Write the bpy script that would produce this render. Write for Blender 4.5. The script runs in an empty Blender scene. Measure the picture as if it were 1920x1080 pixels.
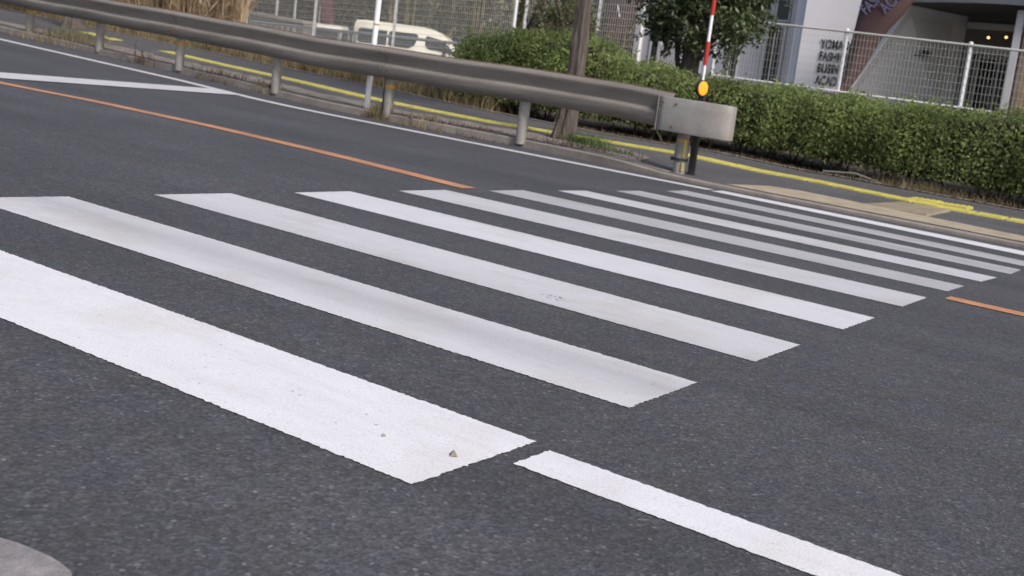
import bpy, bmesh, math, random
import numpy as np
from mathutils import Vector, Matrix

# ------------------------------------------------------------------ camera, sky, sun, exposure
S = bpy.context.scene
COL = S.collection
cam_d = bpy.data.cameras.new('camera')
cam = bpy.data.objects.new('camera', cam_d)
COL.objects.link(cam)
S.camera = cam
YAW, PITCH, ROLL = 0.5701, 0.1649, 0.1202
fwd = Vector((-math.sin(YAW) * math.cos(PITCH), math.cos(YAW) * math.cos(PITCH), -math.sin(PITCH)))
rgt = Vector((math.cos(YAW), math.sin(YAW), 0))
upv = rgt.cross(fwd)
r2 = rgt * math.cos(ROLL) + upv * math.sin(ROLL)
u2 = -rgt * math.sin(ROLL) + upv * math.cos(ROLL)
M = Matrix((r2, u2, -fwd)).transposed().to_4x4()
M.translation = Vector((1.2581, -1.6942, 0.7512))
cam.matrix_world = M
cam_d.sensor_width = 36
cam_d.lens = 36 * 2168.9 / 1920
cam_d.clip_start = 0.05
cam_d.clip_end = 2000
cam_d.dof.use_dof = True
cam_d.dof.focus_distance = 3.2
cam_d.dof.aperture_fstop = 7.5

SUN_EL, SUN_AZ = 42.0, 113.0            # azimuth clockwise from +Y
W_ = bpy.data.worlds.new('World')
S.world = W_
W_.use_nodes = True
nt = W_.node_tree
bg = nt.nodes['Background']
sky = nt.nodes.new('ShaderNodeTexSky')
sky.sky_type = 'NISHITA'
sky.sun_disc = False
sky.sun_elevation = math.radians(SUN_EL)
sky.sun_rotation = math.radians(SUN_AZ)
sky.air_density = 1.0
sky.dust_density = 3.0
sky.ozone_density = 1.0
nt.links.new(sky.outputs[0], bg.inputs[0])
bg.inputs[1].default_value = 0.12
sd = bpy.data.lights.new('sun', 'SUN')
sd.energy = 2.5
sd.angle = math.radians(10)
sd.color = (1.0, 0.95, 0.89)
sun = bpy.data.objects.new('sun', sd)
COL.objects.link(sun)
az, el = math.radians(SUN_AZ), math.radians(SUN_EL)
sv = Vector((math.sin(az) * math.cos(el), math.cos(az) * math.cos(el), math.sin(el)))
sun.rotation_euler = sv.to_track_quat('Z', 'Y').to_euler()
sun.location = (5, -5, 20)
S.view_settings.view_transform = 'Standard'
S.view_settings.look = 'None'
S.view_settings.gamma = 1
S.view_settings.exposure = 0.17

rng = np.random.default_rng(7)
random.seed(7)


# ------------------------------------------------------------------ lie of the land
def ss(t):
    t = min(1, max(0, t))
    return t * t * (3 - 2 * t)


def G(x):                                # the road climbs gently to the left
    a = min(40, max(0, -7.5 - x))
    return -0.0365 * x + 0.02 * a * ss(a / 3)


def Wl(x):                               # centre of the far edge line
    a = max(0, -5 - x)
    a0 = min(a, 15)
    return 8.09 + .0015 * a0 * a0 + .045 * (a - a0)


def K(x):                                # road side of the kerb
    return Wl(x) + .40 + .33 * ss((-3.2 - x) / 2.5) + .06 * max(0, -8 - x)


def H(x, y):                             # pavement height above the road
    k = K(x)
    if y < k:
        return 0
    return .03 + .05 * ss((-3.4 - x) / 1.2) + .035 * min(y - k, 7)


def Z(x, y):
    return G(x) + H(x, y)


def YF(x):                               # far edge of the pavement
    return np.interp(x, [-30, -20, -16, -12, -8.5, -6, -3, -1, 6], [14.2, 12.7, 12.35, 12.0, 11.8, 11.35, 11.75, 11.6, 11.6])


LOT = 0.95


def TZ(x, y):                            # planted bank up to the level lot
    a = Z(x, YF(x)) - .02
    t = ss((y - YF(x) - 1.2) / 4.0)
    return a * (1 - t) + LOT * t


# ------------------------------------------------------------------ tagging
def tag(o, label=None, cat=None, group=None, kind=None):
    if label: o['label'] = label
    if cat: o['category'] = cat
    if group: o['group'] = group
    if kind: o['kind'] = kind
    return o


def thing(name, loc, label, cat, group=None, rz=0):
    o = bpy.data.objects.new(name, None)
    o.empty_display_size = .2
    COL.objects.link(o)
    o.location = loc
    o.rotation_euler = (0, 0, rz)
    return tag(o, label, cat, group)


class MB:
    def __init__(s):
        s.v, s.f = [], []

    def add(s, vs, fs):
        n = len(s.v)
        s.v += [tuple(p) for p in vs]
        s.f += [tuple(i + n for i in f) for f in fs]

    def box(s, x0, x1, y0, y1, z0, z1):
        s.add([(x0, y0, z0), (x1, y0, z0), (x1, y1, z0), (x0, y1, z0), (x0, y0, z1), (x1, y0, z1), (x1, y1, z1), (x0, y1, z1)],
              [(3, 2, 1, 0), (4, 5, 6, 7), (0, 1, 5, 4), (1, 2, 6, 5), (2, 3, 7, 6), (3, 0, 4, 7)])

    def tube(s, pts, rad, n=10, caps=True):
        pts = [Vector(p) for p in pts]
        if not hasattr(rad, '__len__'): rad = [rad] * len(pts)
        rings = []
        d0 = (pts[1] - pts[0]).normalized()
        ref = Vector((0, 0, 1)) if abs(d0.z) < .9 else Vector((1, 0, 0))
        for i, p in enumerate(pts):
            d = (pts[min(i + 1, len(pts) - 1)] - pts[max(i - 1, 0)]).normalized()
            a = d.cross(ref).normalized()
            b = d.cross(a)
            rings.append([p + (a * math.cos(2 * math.pi * k / n) + b * math.sin(2 * math.pi * k / n)) * rad[i] for k in range(n)])
        vs = [q for r in rings for q in r]
        fs = []
        for i in range(len(rings) - 1):
            for k in range(n):
                fs.append((i * n + k, i * n + (k + 1) % n, (i + 1) * n + (k + 1) % n, (i + 1) * n + k))
        if caps:
            fs.append(tuple(reversed(range(n))))
            fs.append(tuple((len(rings) - 1) * n + k for k in range(n)))
        s.add(vs, fs)

    def prism(s, poly, axis, a, b):
        """poly of 2D points swept along an axis from a to b"""
        def P(p, t):
            return {'x': (t, p[0], p[1]), 'y': (p[0], t, p[1]), 'z': (p[0], p[1], t)}[axis]
        n = len(poly)
        s.add([P(p, a) for p in poly] + [P(p, b) for p in poly],
              [tuple(range(n)), tuple(reversed(range(n, 2 * n)))] + [(i, i + n, (i + 1) % n + n, (i + 1) % n) for i in range(n)])

    def build(s, name, mat, parent=None, smooth=False, local=False, bevel=0):
        me = bpy.data.meshes.new(name)
        vs = s.v
        if parent is not None and not local:
            L = parent.location if parent.parent is None else parent.parent.location
            vs = [(p[0] - L[0], p[1] - L[1], p[2] - L[2]) for p in vs]
        me.from_pydata(vs, [], s.f)
        bm = bmesh.new()
        bm.from_mesh(me)
        bmesh.ops.recalc_face_normals(bm, faces=bm.faces)
        if bevel:
            bmesh.ops.bevel(bm, geom=bm.edges[:] + bm.verts[:], offset=bevel, segments=2, affect='EDGES', clamp_overlap=True)
        bm.to_mesh(me)
        bm.free()
        if smooth:
            me.polygons.foreach_set('use_smooth', [True] * len(me.polygons))
            try:
                me.set_sharp_from_angle(angle=math.radians(40))
            except Exception:
                pass
        me.materials.append(mat)
        o = bpy.data.objects.new(name, me)
        COL.objects.link(o)
        if parent is not None: o.parent = parent
        return o


def np_mesh(name, verts, faces, mat, parent=None, origin=(0, 0, 0)):
    """verts (n,3) and quads (m,4) as arrays"""
    verts = np.asarray(verts, np.float32) - np.asarray(origin, np.float32)
    me = bpy.data.meshes.new(name)
    me.vertices.add(len(verts))
    me.vertices.foreach_set('co', verts.ravel())
    k = faces.shape[1]
    me.loops.add(faces.size)
    me.loops.foreach_set('vertex_index', faces.ravel().astype(np.int32))
    me.polygons.add(len(faces))
    me.polygons.foreach_set('loop_start', np.arange(0, faces.size, k, dtype=np.int32))
    me.update(calc_edges=True)
    me.materials.append(mat)
    o = bpy.data.objects.new(name, me)
    COL.objects.link(o)
    if parent is not None: o.parent = parent
    return o


def copy_tree(o, parent=None):
    c = o.copy()
    COL.objects.link(c)
    c.parent = parent
    for ch in [q for q in bpy.data.objects if q.parent == o]:
        copy_tree(ch, c)
    return c


# ------------------------------------------------------------------ materials
def new_mat(name, col=(.5, .5, .5), rough=.7, metal=0, spec=.5):
    m = bpy.data.materials.new(name)
    m.use_nodes = True
    b = m.node_tree.nodes['Principled BSDF']
    b.inputs['Base Color'].default_value = (*col, 1)
    b.inputs['Roughness'].default_value = rough
    b.inputs['Metallic'].default_value = metal
    b.inputs['Specular IOR Level'].default_value = spec
    return m, m.node_tree, b


def N(t, kind, **kw):
    n = t.nodes.new(kind)
    for k, v in kw.items():
        if k in n.inputs: n.inputs[k].default_value = v
        else: setattr(n, k, v)
    return n


def ramp(t, fac, stops, interp='LINEAR'):
    r = t.nodes.new('ShaderNodeValToRGB')
    r.color_ramp.interpolation = interp
    while len(r.color_ramp.elements) < len(stops): r.color_ramp.elements.new(.5)
    for e, (p, c) in zip(r.color_ramp.elements, stops):
        e.position = p
        e.color = (*c, 1) if hasattr(c, '__len__') else (c, c, c, 1)
    t.links.new(fac, r.inputs[0])
    return r


def mixc(t, fac, a, b, mode='MIX'):
    n = t.nodes.new('ShaderNodeMix')
    n.data_type = 'RGBA'
    n.blend_type = mode
    for sock, v in ((n.inputs[0], fac), (n.inputs[6], a), (n.inputs[7], b)):
        if hasattr(v, 'is_linked') or isinstance(v, bpy.types.NodeSocket): t.links.new(v, sock)
        elif hasattr(v, '__len__'): sock.default_value = (*v, 1)
        else: sock.default_value = v
    return n.outputs[2]


def pos(t):
    return t.nodes.new('ShaderNodeNewGeometry').outputs['Position']


def mottled(name, c0, c1, scale=6, rough=.8, metal=0, bump=.0, detail=6, fine=0, spec=.5, stretch=None, island=0):
    m, t, b = new_mat(name, c0, rough, metal, spec)
    p = pos(t)
    if stretch:
        mp = N(t, 'ShaderNodeMapping')
        mp.inputs['Scale'].default_value = stretch
        t.links.new(p, mp.inputs[0])
        p = mp.outputs[0]
    n = N(t, 'ShaderNodeTexNoise', Scale=scale, Detail=detail, Roughness=.65)
    t.links.new(p, n.inputs['Vector'])
    r = ramp(t, n.outputs['Fac'], [(.3, c0), (.7, c1)])
    out = r.outputs[0]
    if fine:
        n2 = N(t, 'ShaderNodeTexNoise', Scale=scale * 25, Detail=3, Roughness=.7)
        t.links.new(p, n2.inputs['Vector'])
        r2_ = ramp(t, n2.outputs['Fac'], [(.3, 1 - fine), (.7, 1 + fine * .4)])
        out = mixc(t, 1.0, out, r2_.outputs[0], 'MULTIPLY')
    if island:
        g = t.nodes.new('ShaderNodeNewGeometry')
        r3 = ramp(t, g.outputs['Random Per Island'], [(0, 1 - island), (1, 1)])
        out = mixc(t, 1.0, out, r3.outputs[0], 'MULTIPLY')
    t.links.new(out, b.inputs['Base Color'])
    if bump:
        bp = N(t, 'ShaderNodeBump', Strength=bump, Distance=.02)
        t.links.new(n.outputs['Fac'], bp.inputs['Height'])
        t.links.new(bp.outputs[0], b.inputs['Normal'])
    return m


def asphalt(name, lo, hi, tint=(1.0, .975, 1.065), chip=.16, scale=140, patch=.12):
    m, t, b = new_mat(name, (.06, .06, .06), .82, 0, .5)
    p = pos(t)
    v = N(t, 'ShaderNodeTexVoronoi', Scale=scale)
    t.links.new(p, v.inputs['Vector'])
    sep = N(t, 'ShaderNodeSeparateColor')
    t.links.new(v.outputs['Color'], sep.inputs[0])
    mid = (lo + hi) / 2
    r = ramp(t, sep.outputs[0], [(0, lo), (.6, mid), (.93, hi), (.985, hi * 1.2), (1, chip)])
    col = r.outputs[0]
    n = N(t, 'ShaderNodeTexNoise', Scale=60, Detail=4, Roughness=.7)
    t.links.new(p, n.inputs['Vector'])
    rf = ramp(t, n.outputs['Fac'], [(.3, .78), (.7, 1.2)])
    col = mixc(t, 1.0, col, rf.outputs[0], 'MULTIPLY')
    n2 = N(t, 'ShaderNodeTexNoise', Scale=1.3, Detail=5, Roughness=.6)
    t.links.new(p, n2.inputs['Vector'])
    r2_ = ramp(t, n2.outputs['Fac'], [(.3, 1 - patch), (.7, 1 + patch)])
    col = mixc(t, 1.0, col, r2_.outputs[0], 'MULTIPLY')
    n3 = N(t, 'ShaderNodeTexNoise', Scale=7, Detail=3)
    t.links.new(p, n3.inputs['Vector'])
    r3 = ramp(t, n3.outputs['Fac'], [(.35, (1.03, 1.0, .97)), (.65, (.97, .99, 1.05))])
    col = mixc(t, 1.0, col, r3.outputs[0], 'MULTIPLY')
    # scattered larger pale stones, and broad polished wheel tracks and stains
    v2 = N(t, 'ShaderNodeTexVoronoi', Scale=48)
    t.links.new(p, v2.inputs['Vector'])
    s2 = N(t, 'ShaderNodeSeparateColor')
    t.links.new(v2.outputs['Color'], s2.inputs[0])
    near = ramp(t, v2.outputs['Distance'], [(.16, 1), (.30, 0)]).outputs[0]
    rare = ramp(t, s2.outputs[1], [(.90, 0), (.94, 1)]).outputs[0]
    bwn = N(t, 'ShaderNodeRGBToBW')
    t.links.new(mixc(t, 1.0, near, rare, 'MULTIPLY'), bwn.inputs[0])
    col = mixc(t, bwn.outputs[0], col, mixc(t, .55, col, (.24, .225, .215)))
    mpt = N(t, 'ShaderNodeMapping')
    mpt.inputs['Scale'].default_value = (.12, 1.5, 1)
    t.links.new(p, mpt.inputs[0])
    n5 = N(t, 'ShaderNodeTexNoise', Scale=1.0, Detail=3, Roughness=.55)
    t.links.new(mpt.outputs[0], n5.inputs['Vector'])
    col = mixc(t, 1.0, col, ramp(t, n5.outputs['Fac'], [(.35, .86), (.65, 1.12)]).outputs[0], 'MULTIPLY')
    n6 = N(t, 'ShaderNodeTexNoise', Scale=22, Detail=3, Roughness=.7)
    t.links.new(p, n6.inputs['Vector'])
    col = mixc(t, 1.0, col, ramp(t, n6.outputs['Fac'], [(.35, .88), (.65, 1.13)]).outputs[0], 'MULTIPLY')
    col = mixc(t, 1.0, col, tint, 'MULTIPLY')
    t.links.new(col, b.inputs['Base Color'])
    ad = N(t, 'ShaderNodeMath', operation='ADD')
    t.links.new(v.outputs['Distance'], ad.inputs[0])
    t.links.new(n.outputs['Fac'], ad.inputs[1])
    bp = N(t, 'ShaderNodeBump', Strength=.42, Distance=.004)
    t.links.new(ad.outputs[0], bp.inputs['Height'])
    t.links.new(bp.outputs[0], b.inputs['Normal'])
    return m


def paint(name, stops=None, flat=.8, tint=(1.0, .98, 1.01), specks=.5, worn=.06):
    """road paint; stops = how worn the paint is across the road (metres from the near edge)"""
    m, t, b = new_mat(name, (.8, .8, .8), .6, 0, .5)
    p = pos(t)
    if stops:
        sx = N(t, 'ShaderNodeSeparateXYZ')
        t.links.new(p, sx.inputs[0])
        wob = N(t, 'ShaderNodeTexNoise', Scale=.9, Detail=2)
        t.links.new(p, wob.inputs['Vector'])
        ma = N(t, 'ShaderNodeMath', operation='MULTIPLY_ADD')
        t.links.new(wob.outputs['Fac'], ma.inputs[0])
        ma.inputs[1].default_value = .10
        t.links.new(sx.outputs[1], ma.inputs[2])
        mr = N(t, 'ShaderNodeMath', operation='DIVIDE')
        t.links.new(ma.outputs[0], mr.inputs[0])
        mr.inputs[1].default_value = 9.0
        col = ramp(t, mr.outputs[0], [((y + .05) / 9.0, c) for y, c in stops]).outputs[0]
        col = mixc(t, 1.0, col, tint, 'MULTIPLY')
    else:
        col = mixc(t, 1.0, (flat, flat, flat) if not hasattr(flat, '__len__') else flat, tint, 'MULTIPLY')
    n = N(t, 'ShaderNodeTexNoise', Scale=5, Detail=6, Roughness=.65)
    t.links.new(p, n.inputs['Vector'])
    col = mixc(t, 1.0, col, ramp(t, n.outputs['Fac'], [(.3, 1 - worn), (.65, 1.0)]).outputs[0], 'MULTIPLY')
    mps = N(t, 'ShaderNodeMapping')
    mps.inputs['Scale'].default_value = (1.6, 14, 1)
    t.links.new(p, mps.inputs[0])
    ns = N(t, 'ShaderNodeTexNoise', Scale=1.0, Detail=6, Roughness=.7)
    t.links.new(mps.outputs[0], ns.inputs['Vector'])
    col = mixc(t, 1.0, col, ramp(t, ns.outputs['Fac'], [(.32, (.93, .925, .92)), (.52, (1, 1, 1))]).outputs[0], 'MULTIPLY')
    nb = N(t, 'ShaderNodeTexNoise', Scale=2.3, Detail=4, Roughness=.6)
    t.links.new(p, nb.inputs['Vector'])
    col = mixc(t, 1.0, col, ramp(t, nb.outputs['Fac'], [(.34, (.93, .915, .88)), (.5, (1, 1, 1))]).outputs[0], 'MULTIPLY')
    ng = N(t, 'ShaderNodeTexNoise', Scale=75, Detail=4, Roughness=.75)
    t.links.new(p, ng.inputs['Vector'])
    col = mixc(t, ramp(t, ng.outputs['Fac'], [(.31, .6), (.36, 0)]).outputs[0], col, (.22, .21, .21))
    n2 = N(t, 'ShaderNodeTexNoise', Scale=230, Detail=2, Roughness=.6)
    t.links.new(p, n2.inputs['Vector'])
    col = mixc(t, 1.0, col, ramp(t, n2.outputs['Fac'], [(.3, .80), (.6, 1.0)]).outputs[0], 'MULTIPLY')
    v = N(t, 'ShaderNodeTexVoronoi', Scale=34)
    t.links.new(p, v.inputs['Vector'])
    sc = N(t, 'ShaderNodeSeparateColor')
    t.links.new(v.outputs['Color'], sc.inputs[0])
    # pin holes: random cells, small distance to the cell centre, clustered by a broad noise
    n4 = N(t, 'ShaderNodeTexNoise', Scale=3.1, Detail=1)
    t.links.new(p, n4.inputs['Vector'])
    d = ramp(t, v.outputs['Distance'], [(.10, 1), (.2, 0)]).outputs[0]
    c = ramp(t, sc.outputs[0], [(.80, 0), (.84, 1)]).outputs[0]
    cl = ramp(t, n4.outputs['Fac'], [(.45, 0), (.6, specks)]).outputs[0]
    hole = mixc(t, 1.0, mixc(t, 1.0, d, c, 'MULTIPLY'), cl, 'MULTIPLY')
    bw = N(t, 'ShaderNodeRGBToBW')
    t.links.new(hole, bw.inputs[0])
    col = mixc(t, bw.outputs[0], col, (.16, .15, .15))
    t.links.new(col, b.inputs['Base Color'])
    bp = N(t, 'ShaderNodeBump', Strength=.25, Distance=.002)
    t.links.new(n2.outputs['Fac'], bp.inputs['Height'])
    t.links.new(bp.outputs[0], b.inputs['Normal'])
    return m


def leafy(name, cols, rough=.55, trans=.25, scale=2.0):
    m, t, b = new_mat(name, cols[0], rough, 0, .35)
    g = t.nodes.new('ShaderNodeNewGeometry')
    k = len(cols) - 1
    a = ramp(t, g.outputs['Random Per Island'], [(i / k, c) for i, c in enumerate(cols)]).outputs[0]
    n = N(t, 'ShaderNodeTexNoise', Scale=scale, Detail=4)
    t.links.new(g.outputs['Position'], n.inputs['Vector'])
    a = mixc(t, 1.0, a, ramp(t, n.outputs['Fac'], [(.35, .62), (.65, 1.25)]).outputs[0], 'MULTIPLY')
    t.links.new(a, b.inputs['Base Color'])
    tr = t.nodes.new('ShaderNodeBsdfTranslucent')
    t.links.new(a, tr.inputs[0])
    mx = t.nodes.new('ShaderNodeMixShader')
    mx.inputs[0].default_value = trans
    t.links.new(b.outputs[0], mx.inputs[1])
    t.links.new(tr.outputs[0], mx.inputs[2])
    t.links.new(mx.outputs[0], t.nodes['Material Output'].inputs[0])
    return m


M_ = {}
M_['asphalt'] = asphalt('asphalt', .048, .088)
M_['walk'] = asphalt('pavement_asphalt', .07, .115, tint=(1.03, .99, 1), chip=.25, scale=90, patch=.16)
M_['white'] = paint('white_paint', flat=.83, specks=.6)
M_['edge'] = paint('edge_line_paint', flat=.72, worn=.15)
M_['stopl'] = paint('stop_line_paint', flat=.66, worn=.1)
M_['zebra'] = paint('zebra_paint', stops=[(.0, .82), (.5, .82), (.85, .72), (1.0, .67), (1.10, .58), (1.18, .54), (1.28, .62), (1.38, .68), (1.8, .60), (2.0, .66), (2.3, .68),
                                         (2.7, .72), (3.3, .72), (3.6, .62), (4.2, .62), (4.5, .50), (5.1, .50), (5.4, .62), (5.9, .62), (6.2, .50), (6.4, .43), (6.6, .52), (7.0, .50), (7.3, .44), (7.5, .54), (7.7, .80), (8.6, .80)], specks=.35)
M_['orange'] = paint('orange_paint', flat=(.66, .31, .15), tint=(1, 1, 1), worn=.35)
M_['yellow'] = mottled('yellow_tactile', (.54, .48, .11), (.70, .62, .15), 9, .7, fine=.3)
M_['tan'] = mottled('tan_paving', (.36, .295, .205), (.52, .435, .32), 5, .85, fine=.35, bump=.3)
M_['concrete'] = mottled('kerb_concrete', (.20, .175, .155), (.34, .295, .265), 4, .9, fine=.3, bump=.3)
M_['pale_conc'] = mottled('pale_concrete', (.20, .185, .185), (.40, .365, .365), 16, .9, fine=.4, bump=.4)
M_['dirt'] = mottled('roadside_dirt', (.17, .14, .118), (.36, .305, .265), 5, .95, fine=.5, bump=.6)
M_['soil'] = mottled('dark_soil', (.035, .028, .02), (.10, .075, .05), 6, .95, fine=.5, bump=.6)
M_['ground'] = mottled('ground', (.06, .055, .04), (.12, .11, .08), 2, .95, fine=.3)
M_['lot'] = mottled('lot_surface', (.12, .12, .12), (.2, .19, .18), 2, .95, fine=.3)
M_['steel'] = mottled('weathered_galvanised', (.185, .162, .142), (.30, .268, .24), 2.2, .68, .0, fine=.25, stretch=(.5, 1, 4))
M_['post'] = mottled('post_galvanised', (.23, .21, .19), (.38, .355, .33), 3, .6, .15, fine=.3, stretch=(1, 1, .6))
M_['cap'] = mottled('end_cap_steel', (.27, .252, .235), (.40, .378, .36), 3, .55, .15, fine=.15)
M_['rust'] = mottled('rusty_edge', (.10, .055, .035), (.22, .14, .10), 14, .85)
M_['amber'] = mottled('amber_band', (.45, .22, .03), (.6, .33, .05), 20, .4)
M_['white_metal'] = mottled('white_metal', (.80, .80, .83), (.88, .88, .92), 3, .4)
M_['mesh'] = mottled('mesh_wire', (.48, .48, .45), (.62, .62, .58), 3, .5)
M_['grey_metal'] = mottled('grey_metal', (.28, .28, .31), (.38, .38, .41), 3, .5)
M_['black'] = mottled('dark_plastic', (.018, .018, .02), (.04, .038, .04), 8, .5)
M_['red'] = mottled('red_sheeting', (.38, .02, .015), (.5, .035, .025), 8, .4)
M_['bark'] = mottled('bark', (.035, .028, .025), (.20, .165, .145), 3.5, .95, fine=.4, bump=.9, stretch=(9, 9, 1.1))
M_['twig'] = mottled('twig', (.07, .05, .035), (.16, .12, .085), 8, .9)
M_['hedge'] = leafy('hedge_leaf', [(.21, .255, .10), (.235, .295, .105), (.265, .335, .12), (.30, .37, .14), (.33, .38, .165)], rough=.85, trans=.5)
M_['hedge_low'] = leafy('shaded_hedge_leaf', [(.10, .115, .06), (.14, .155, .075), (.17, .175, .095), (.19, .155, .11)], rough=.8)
M_['tree'] = leafy('evergreen_leaf', [(.045, .06, .032), (.065, .09, .042), (.10, .13, .055), (.18, .21, .11)], rough=.4)
M_['olive'] = leafy('thicket_leaf', [(.11, .10, .06), (.17, .16, .095), (.25, .235, .15), (.12, .13, .07)])
M_['darkleaf'] = leafy('dark_thicket_leaf', [(.010, .011, .009), (.022, .022, .018), (.045, .042, .034)])
M_['reed'] = leafy('dry_reed', [(.36, .25, .15), (.52, .39, .25), (.66, .53, .37), (.42, .29, .17)], rough=.8, scale=1.2)
M_['dry'] = leafy('dry_grass', [(.15, .12, .065), (.26, .20, .11), (.40, .32, .19), (.13, .13, .06)], rough=.8)
M_['weed'] = leafy('green_weed', [(.05, .09, .025), (.09, .15, .045), (.14, .19, .07)])
M_['brownweed'] = leafy('dead_weed', [(.06, .042, .03), (.12, .085, .06), (.17, .13, .09)], rough=.9)
M_['wallw'] = mottled('white_render', (.84, .81, .84), (.9, .87, .9), 1.2, .8, fine=.04)
M_['wallb'] = mottled('pale_blue_render', (.33, .335, .385), (.40, .405, .455), 1.2, .8, fine=.05)
M_['wallg'] = mottled('grey_render', (.70, .71, .75), (.78, .79, .83), 1.0, .8, fine=.04)
M_['trim'] = mottled('pale_trim', (.45, .44, .47), (.55, .53, .56), 3, .7)
M_['walld'] = mottled('dark_grey_wall', (.17, .168, .165), (.23, .226, .22), 2, .8)
M_['fascia'] = mottled('blue_grey_fascia', (.10, .105, .125), (.14, .145, .165), 2, .5)
M_['soffit'] = mottled('dark_soffit', (.06, .06, .06), (.09, .086, .084), 2, .8)
M_['brown'] = mottled('brown_banner_cloth', (.078, .043, .042), (.105, .06, .058), 2.5, .75)
M_['purple'] = mottled('purple_print', (.12, .11, .21), (.17, .16, .28), 6, .7)
M_['ink'] = mottled('black_lettering', (.012, .012, .014), (.03, .03, .035), 8, .6)
M_['plinth'] = mottled('brown_plinth', (.14, .10, .08), (.27, .21, .17), 6, .9, fine=.3)
M_['brick'] = mottled('tan_brick', (.24, .17, .10), (.36, .27, .17), 6, .9, fine=.3)
M_['maroon'] = mottled('maroon_cloth', (.10, .02, .025), (.15, .035, .04), 4, .8)
M_['navy'] = new_mat('navy_car_paint', (.03, .033, .055), .3)[0]
M_['vanwhite'] = new_mat('cream_car_paint', (.82, .78, .66), .25)[0]
m, t, b = new_mat('dark_glass', (.02, .024, .03), .06, 0, .6)
M_['glass'] = m
m, t, b = new_mat('tyre_rubber', (.02, .02, .02), .8)
M_['tyre'] = m
m, t, b = new_mat('chrome', (.6, .6, .62), .2, .9)
M_['chrome'] = m
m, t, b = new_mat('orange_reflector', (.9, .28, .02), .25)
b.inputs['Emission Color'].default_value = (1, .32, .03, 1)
b.inputs['Emission Strength'].default_value = .75  # added glow imitates light thrown back; the reflector is no lamp
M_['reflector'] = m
m, t, b = new_mat('lit_lamp', (1, .7, .4), .5)
b.inputs['Emission Color'].default_value = (1, .55, .22, 1)
b.inputs['Emission Strength'].default_value = 2.2
M_['lamp'] = m


# ------------------------------------------------------------------ ground sheets
XS = [-90, -70, -50, -40, -34, -30, -27] + [x * .5 for x in range(-50, 25)] + [14, 17, 20, 30, 45, 60]


def strip(name, ya, yb, zf, mat, xs=XS, ny=1, jag=0, **kw):
    mb = MB()
    cols = []
    for x in xs:
        a = ya(x) if callable(ya) else ya
        b_ = yb(x) if callable(yb) else yb
        col = []
        for j in range(ny + 1):
            y = a + (b_ - a) * j / ny
            if jag and j in (0, ny): y += random.uniform(-jag, jag)
            col.append((x, y, zf(x, y)))
        cols.append(col)
    vs = [p for c in cols for p in c]
    fs = []
    for i in range(len(cols) - 1):
        for j in range(ny):
            a = i * (ny + 1) + j
            fs.append((a, a + ny + 1, a + ny + 2, a + 1))
    mb.add(vs, fs)
    return tag(mb.build(name, mat), kind='structure', **kw)


strip('road', -60, K, lambda x, y: G(x), M_['asphalt'], ny=4)
# the ground far beyond: one wide sheet under everything
mb = MB()
gx = [-400, -200, -90, -60, -30, -10, 0, 10, 30, 60, 200, 400]
gy = [-400, -60, 0, 20, 60, 400]
mb.add([(x, y, min(G(x) if abs(x) < 90 else G(90 * (1 if x > 0 else -1)), .3 if y > 19 else 9) - .35) for x in gx for y in gy],
       [(i * 6 + j, (i + 1) * 6 + j, (i + 1) * 6 + j + 1, i * 6 + j + 1) for i in range(len(gx) - 1) for j in range(5)])
tag(mb.build('ground', M_['ground']), kind='structure')

# kerb with a real face and top
mb = MB()
kx = [x * .25 for x in range(-120, 49)]
vs, fs = [], []
for x in kx:
    k = K(x)
    top = Z(x, k + .001)
    j = random.uniform(-.006, .006)
    vs += [(x, k + j, G(x) - .1), (x, k + .01 + j, top - .008), (x, k + .022 + j, top + .002), (x, k + .10, top + .005), (x, k + .125, top - .08)]
for i in range(len(kx) - 1):
    for j in range(4):
        a = i * 5 + j
        fs.append((a, a + 5, a + 6, a + 1))
mb.add(vs, fs)
tag(mb.build('kerb', M_['concrete'], smooth=True), kind='structure')
strip('pavement', lambda x: K(x) + .102, YF, Z, M_['walk'], ny=3)
strip('bank', lambda x: YF(x) + .0, lambda x: YF(x) + 6.0, TZ, M_['soil'], ny=10)
tag(strip('lot', lambda x: YF(x) + 5.99, 95, lambda x, y: LOT, M_['lot'], ny=2))
strip('pavement_edging', lambda x: YF(x) - .02, lambda x: YF(x) + .12, lambda x, y: Z(x, YF(x)) + .012, M_['concrete'])
xs_d = [x * .12 for x in range(-230, -30)]
dw = [random.uniform(.45, .8) for _ in xs_d]
for i in range(1, len(dw) - 1): dw[i] = (dw[i - 1] + dw[i] + dw[i + 1]) / 3
dd = dict(zip(xs_d, dw))
strip('dirt_strip', lambda x: K(x) + .105, lambda x: K(x) + .13 + dd[x] * (1 if x < -4.2 else .25) + (.45 * math.exp(-((x + 5.4) / .9) ** 2)), lambda x, y: Z(x, y) + .006, M_['dirt'], xs=xs_d, ny=2, jag=.012)


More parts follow.
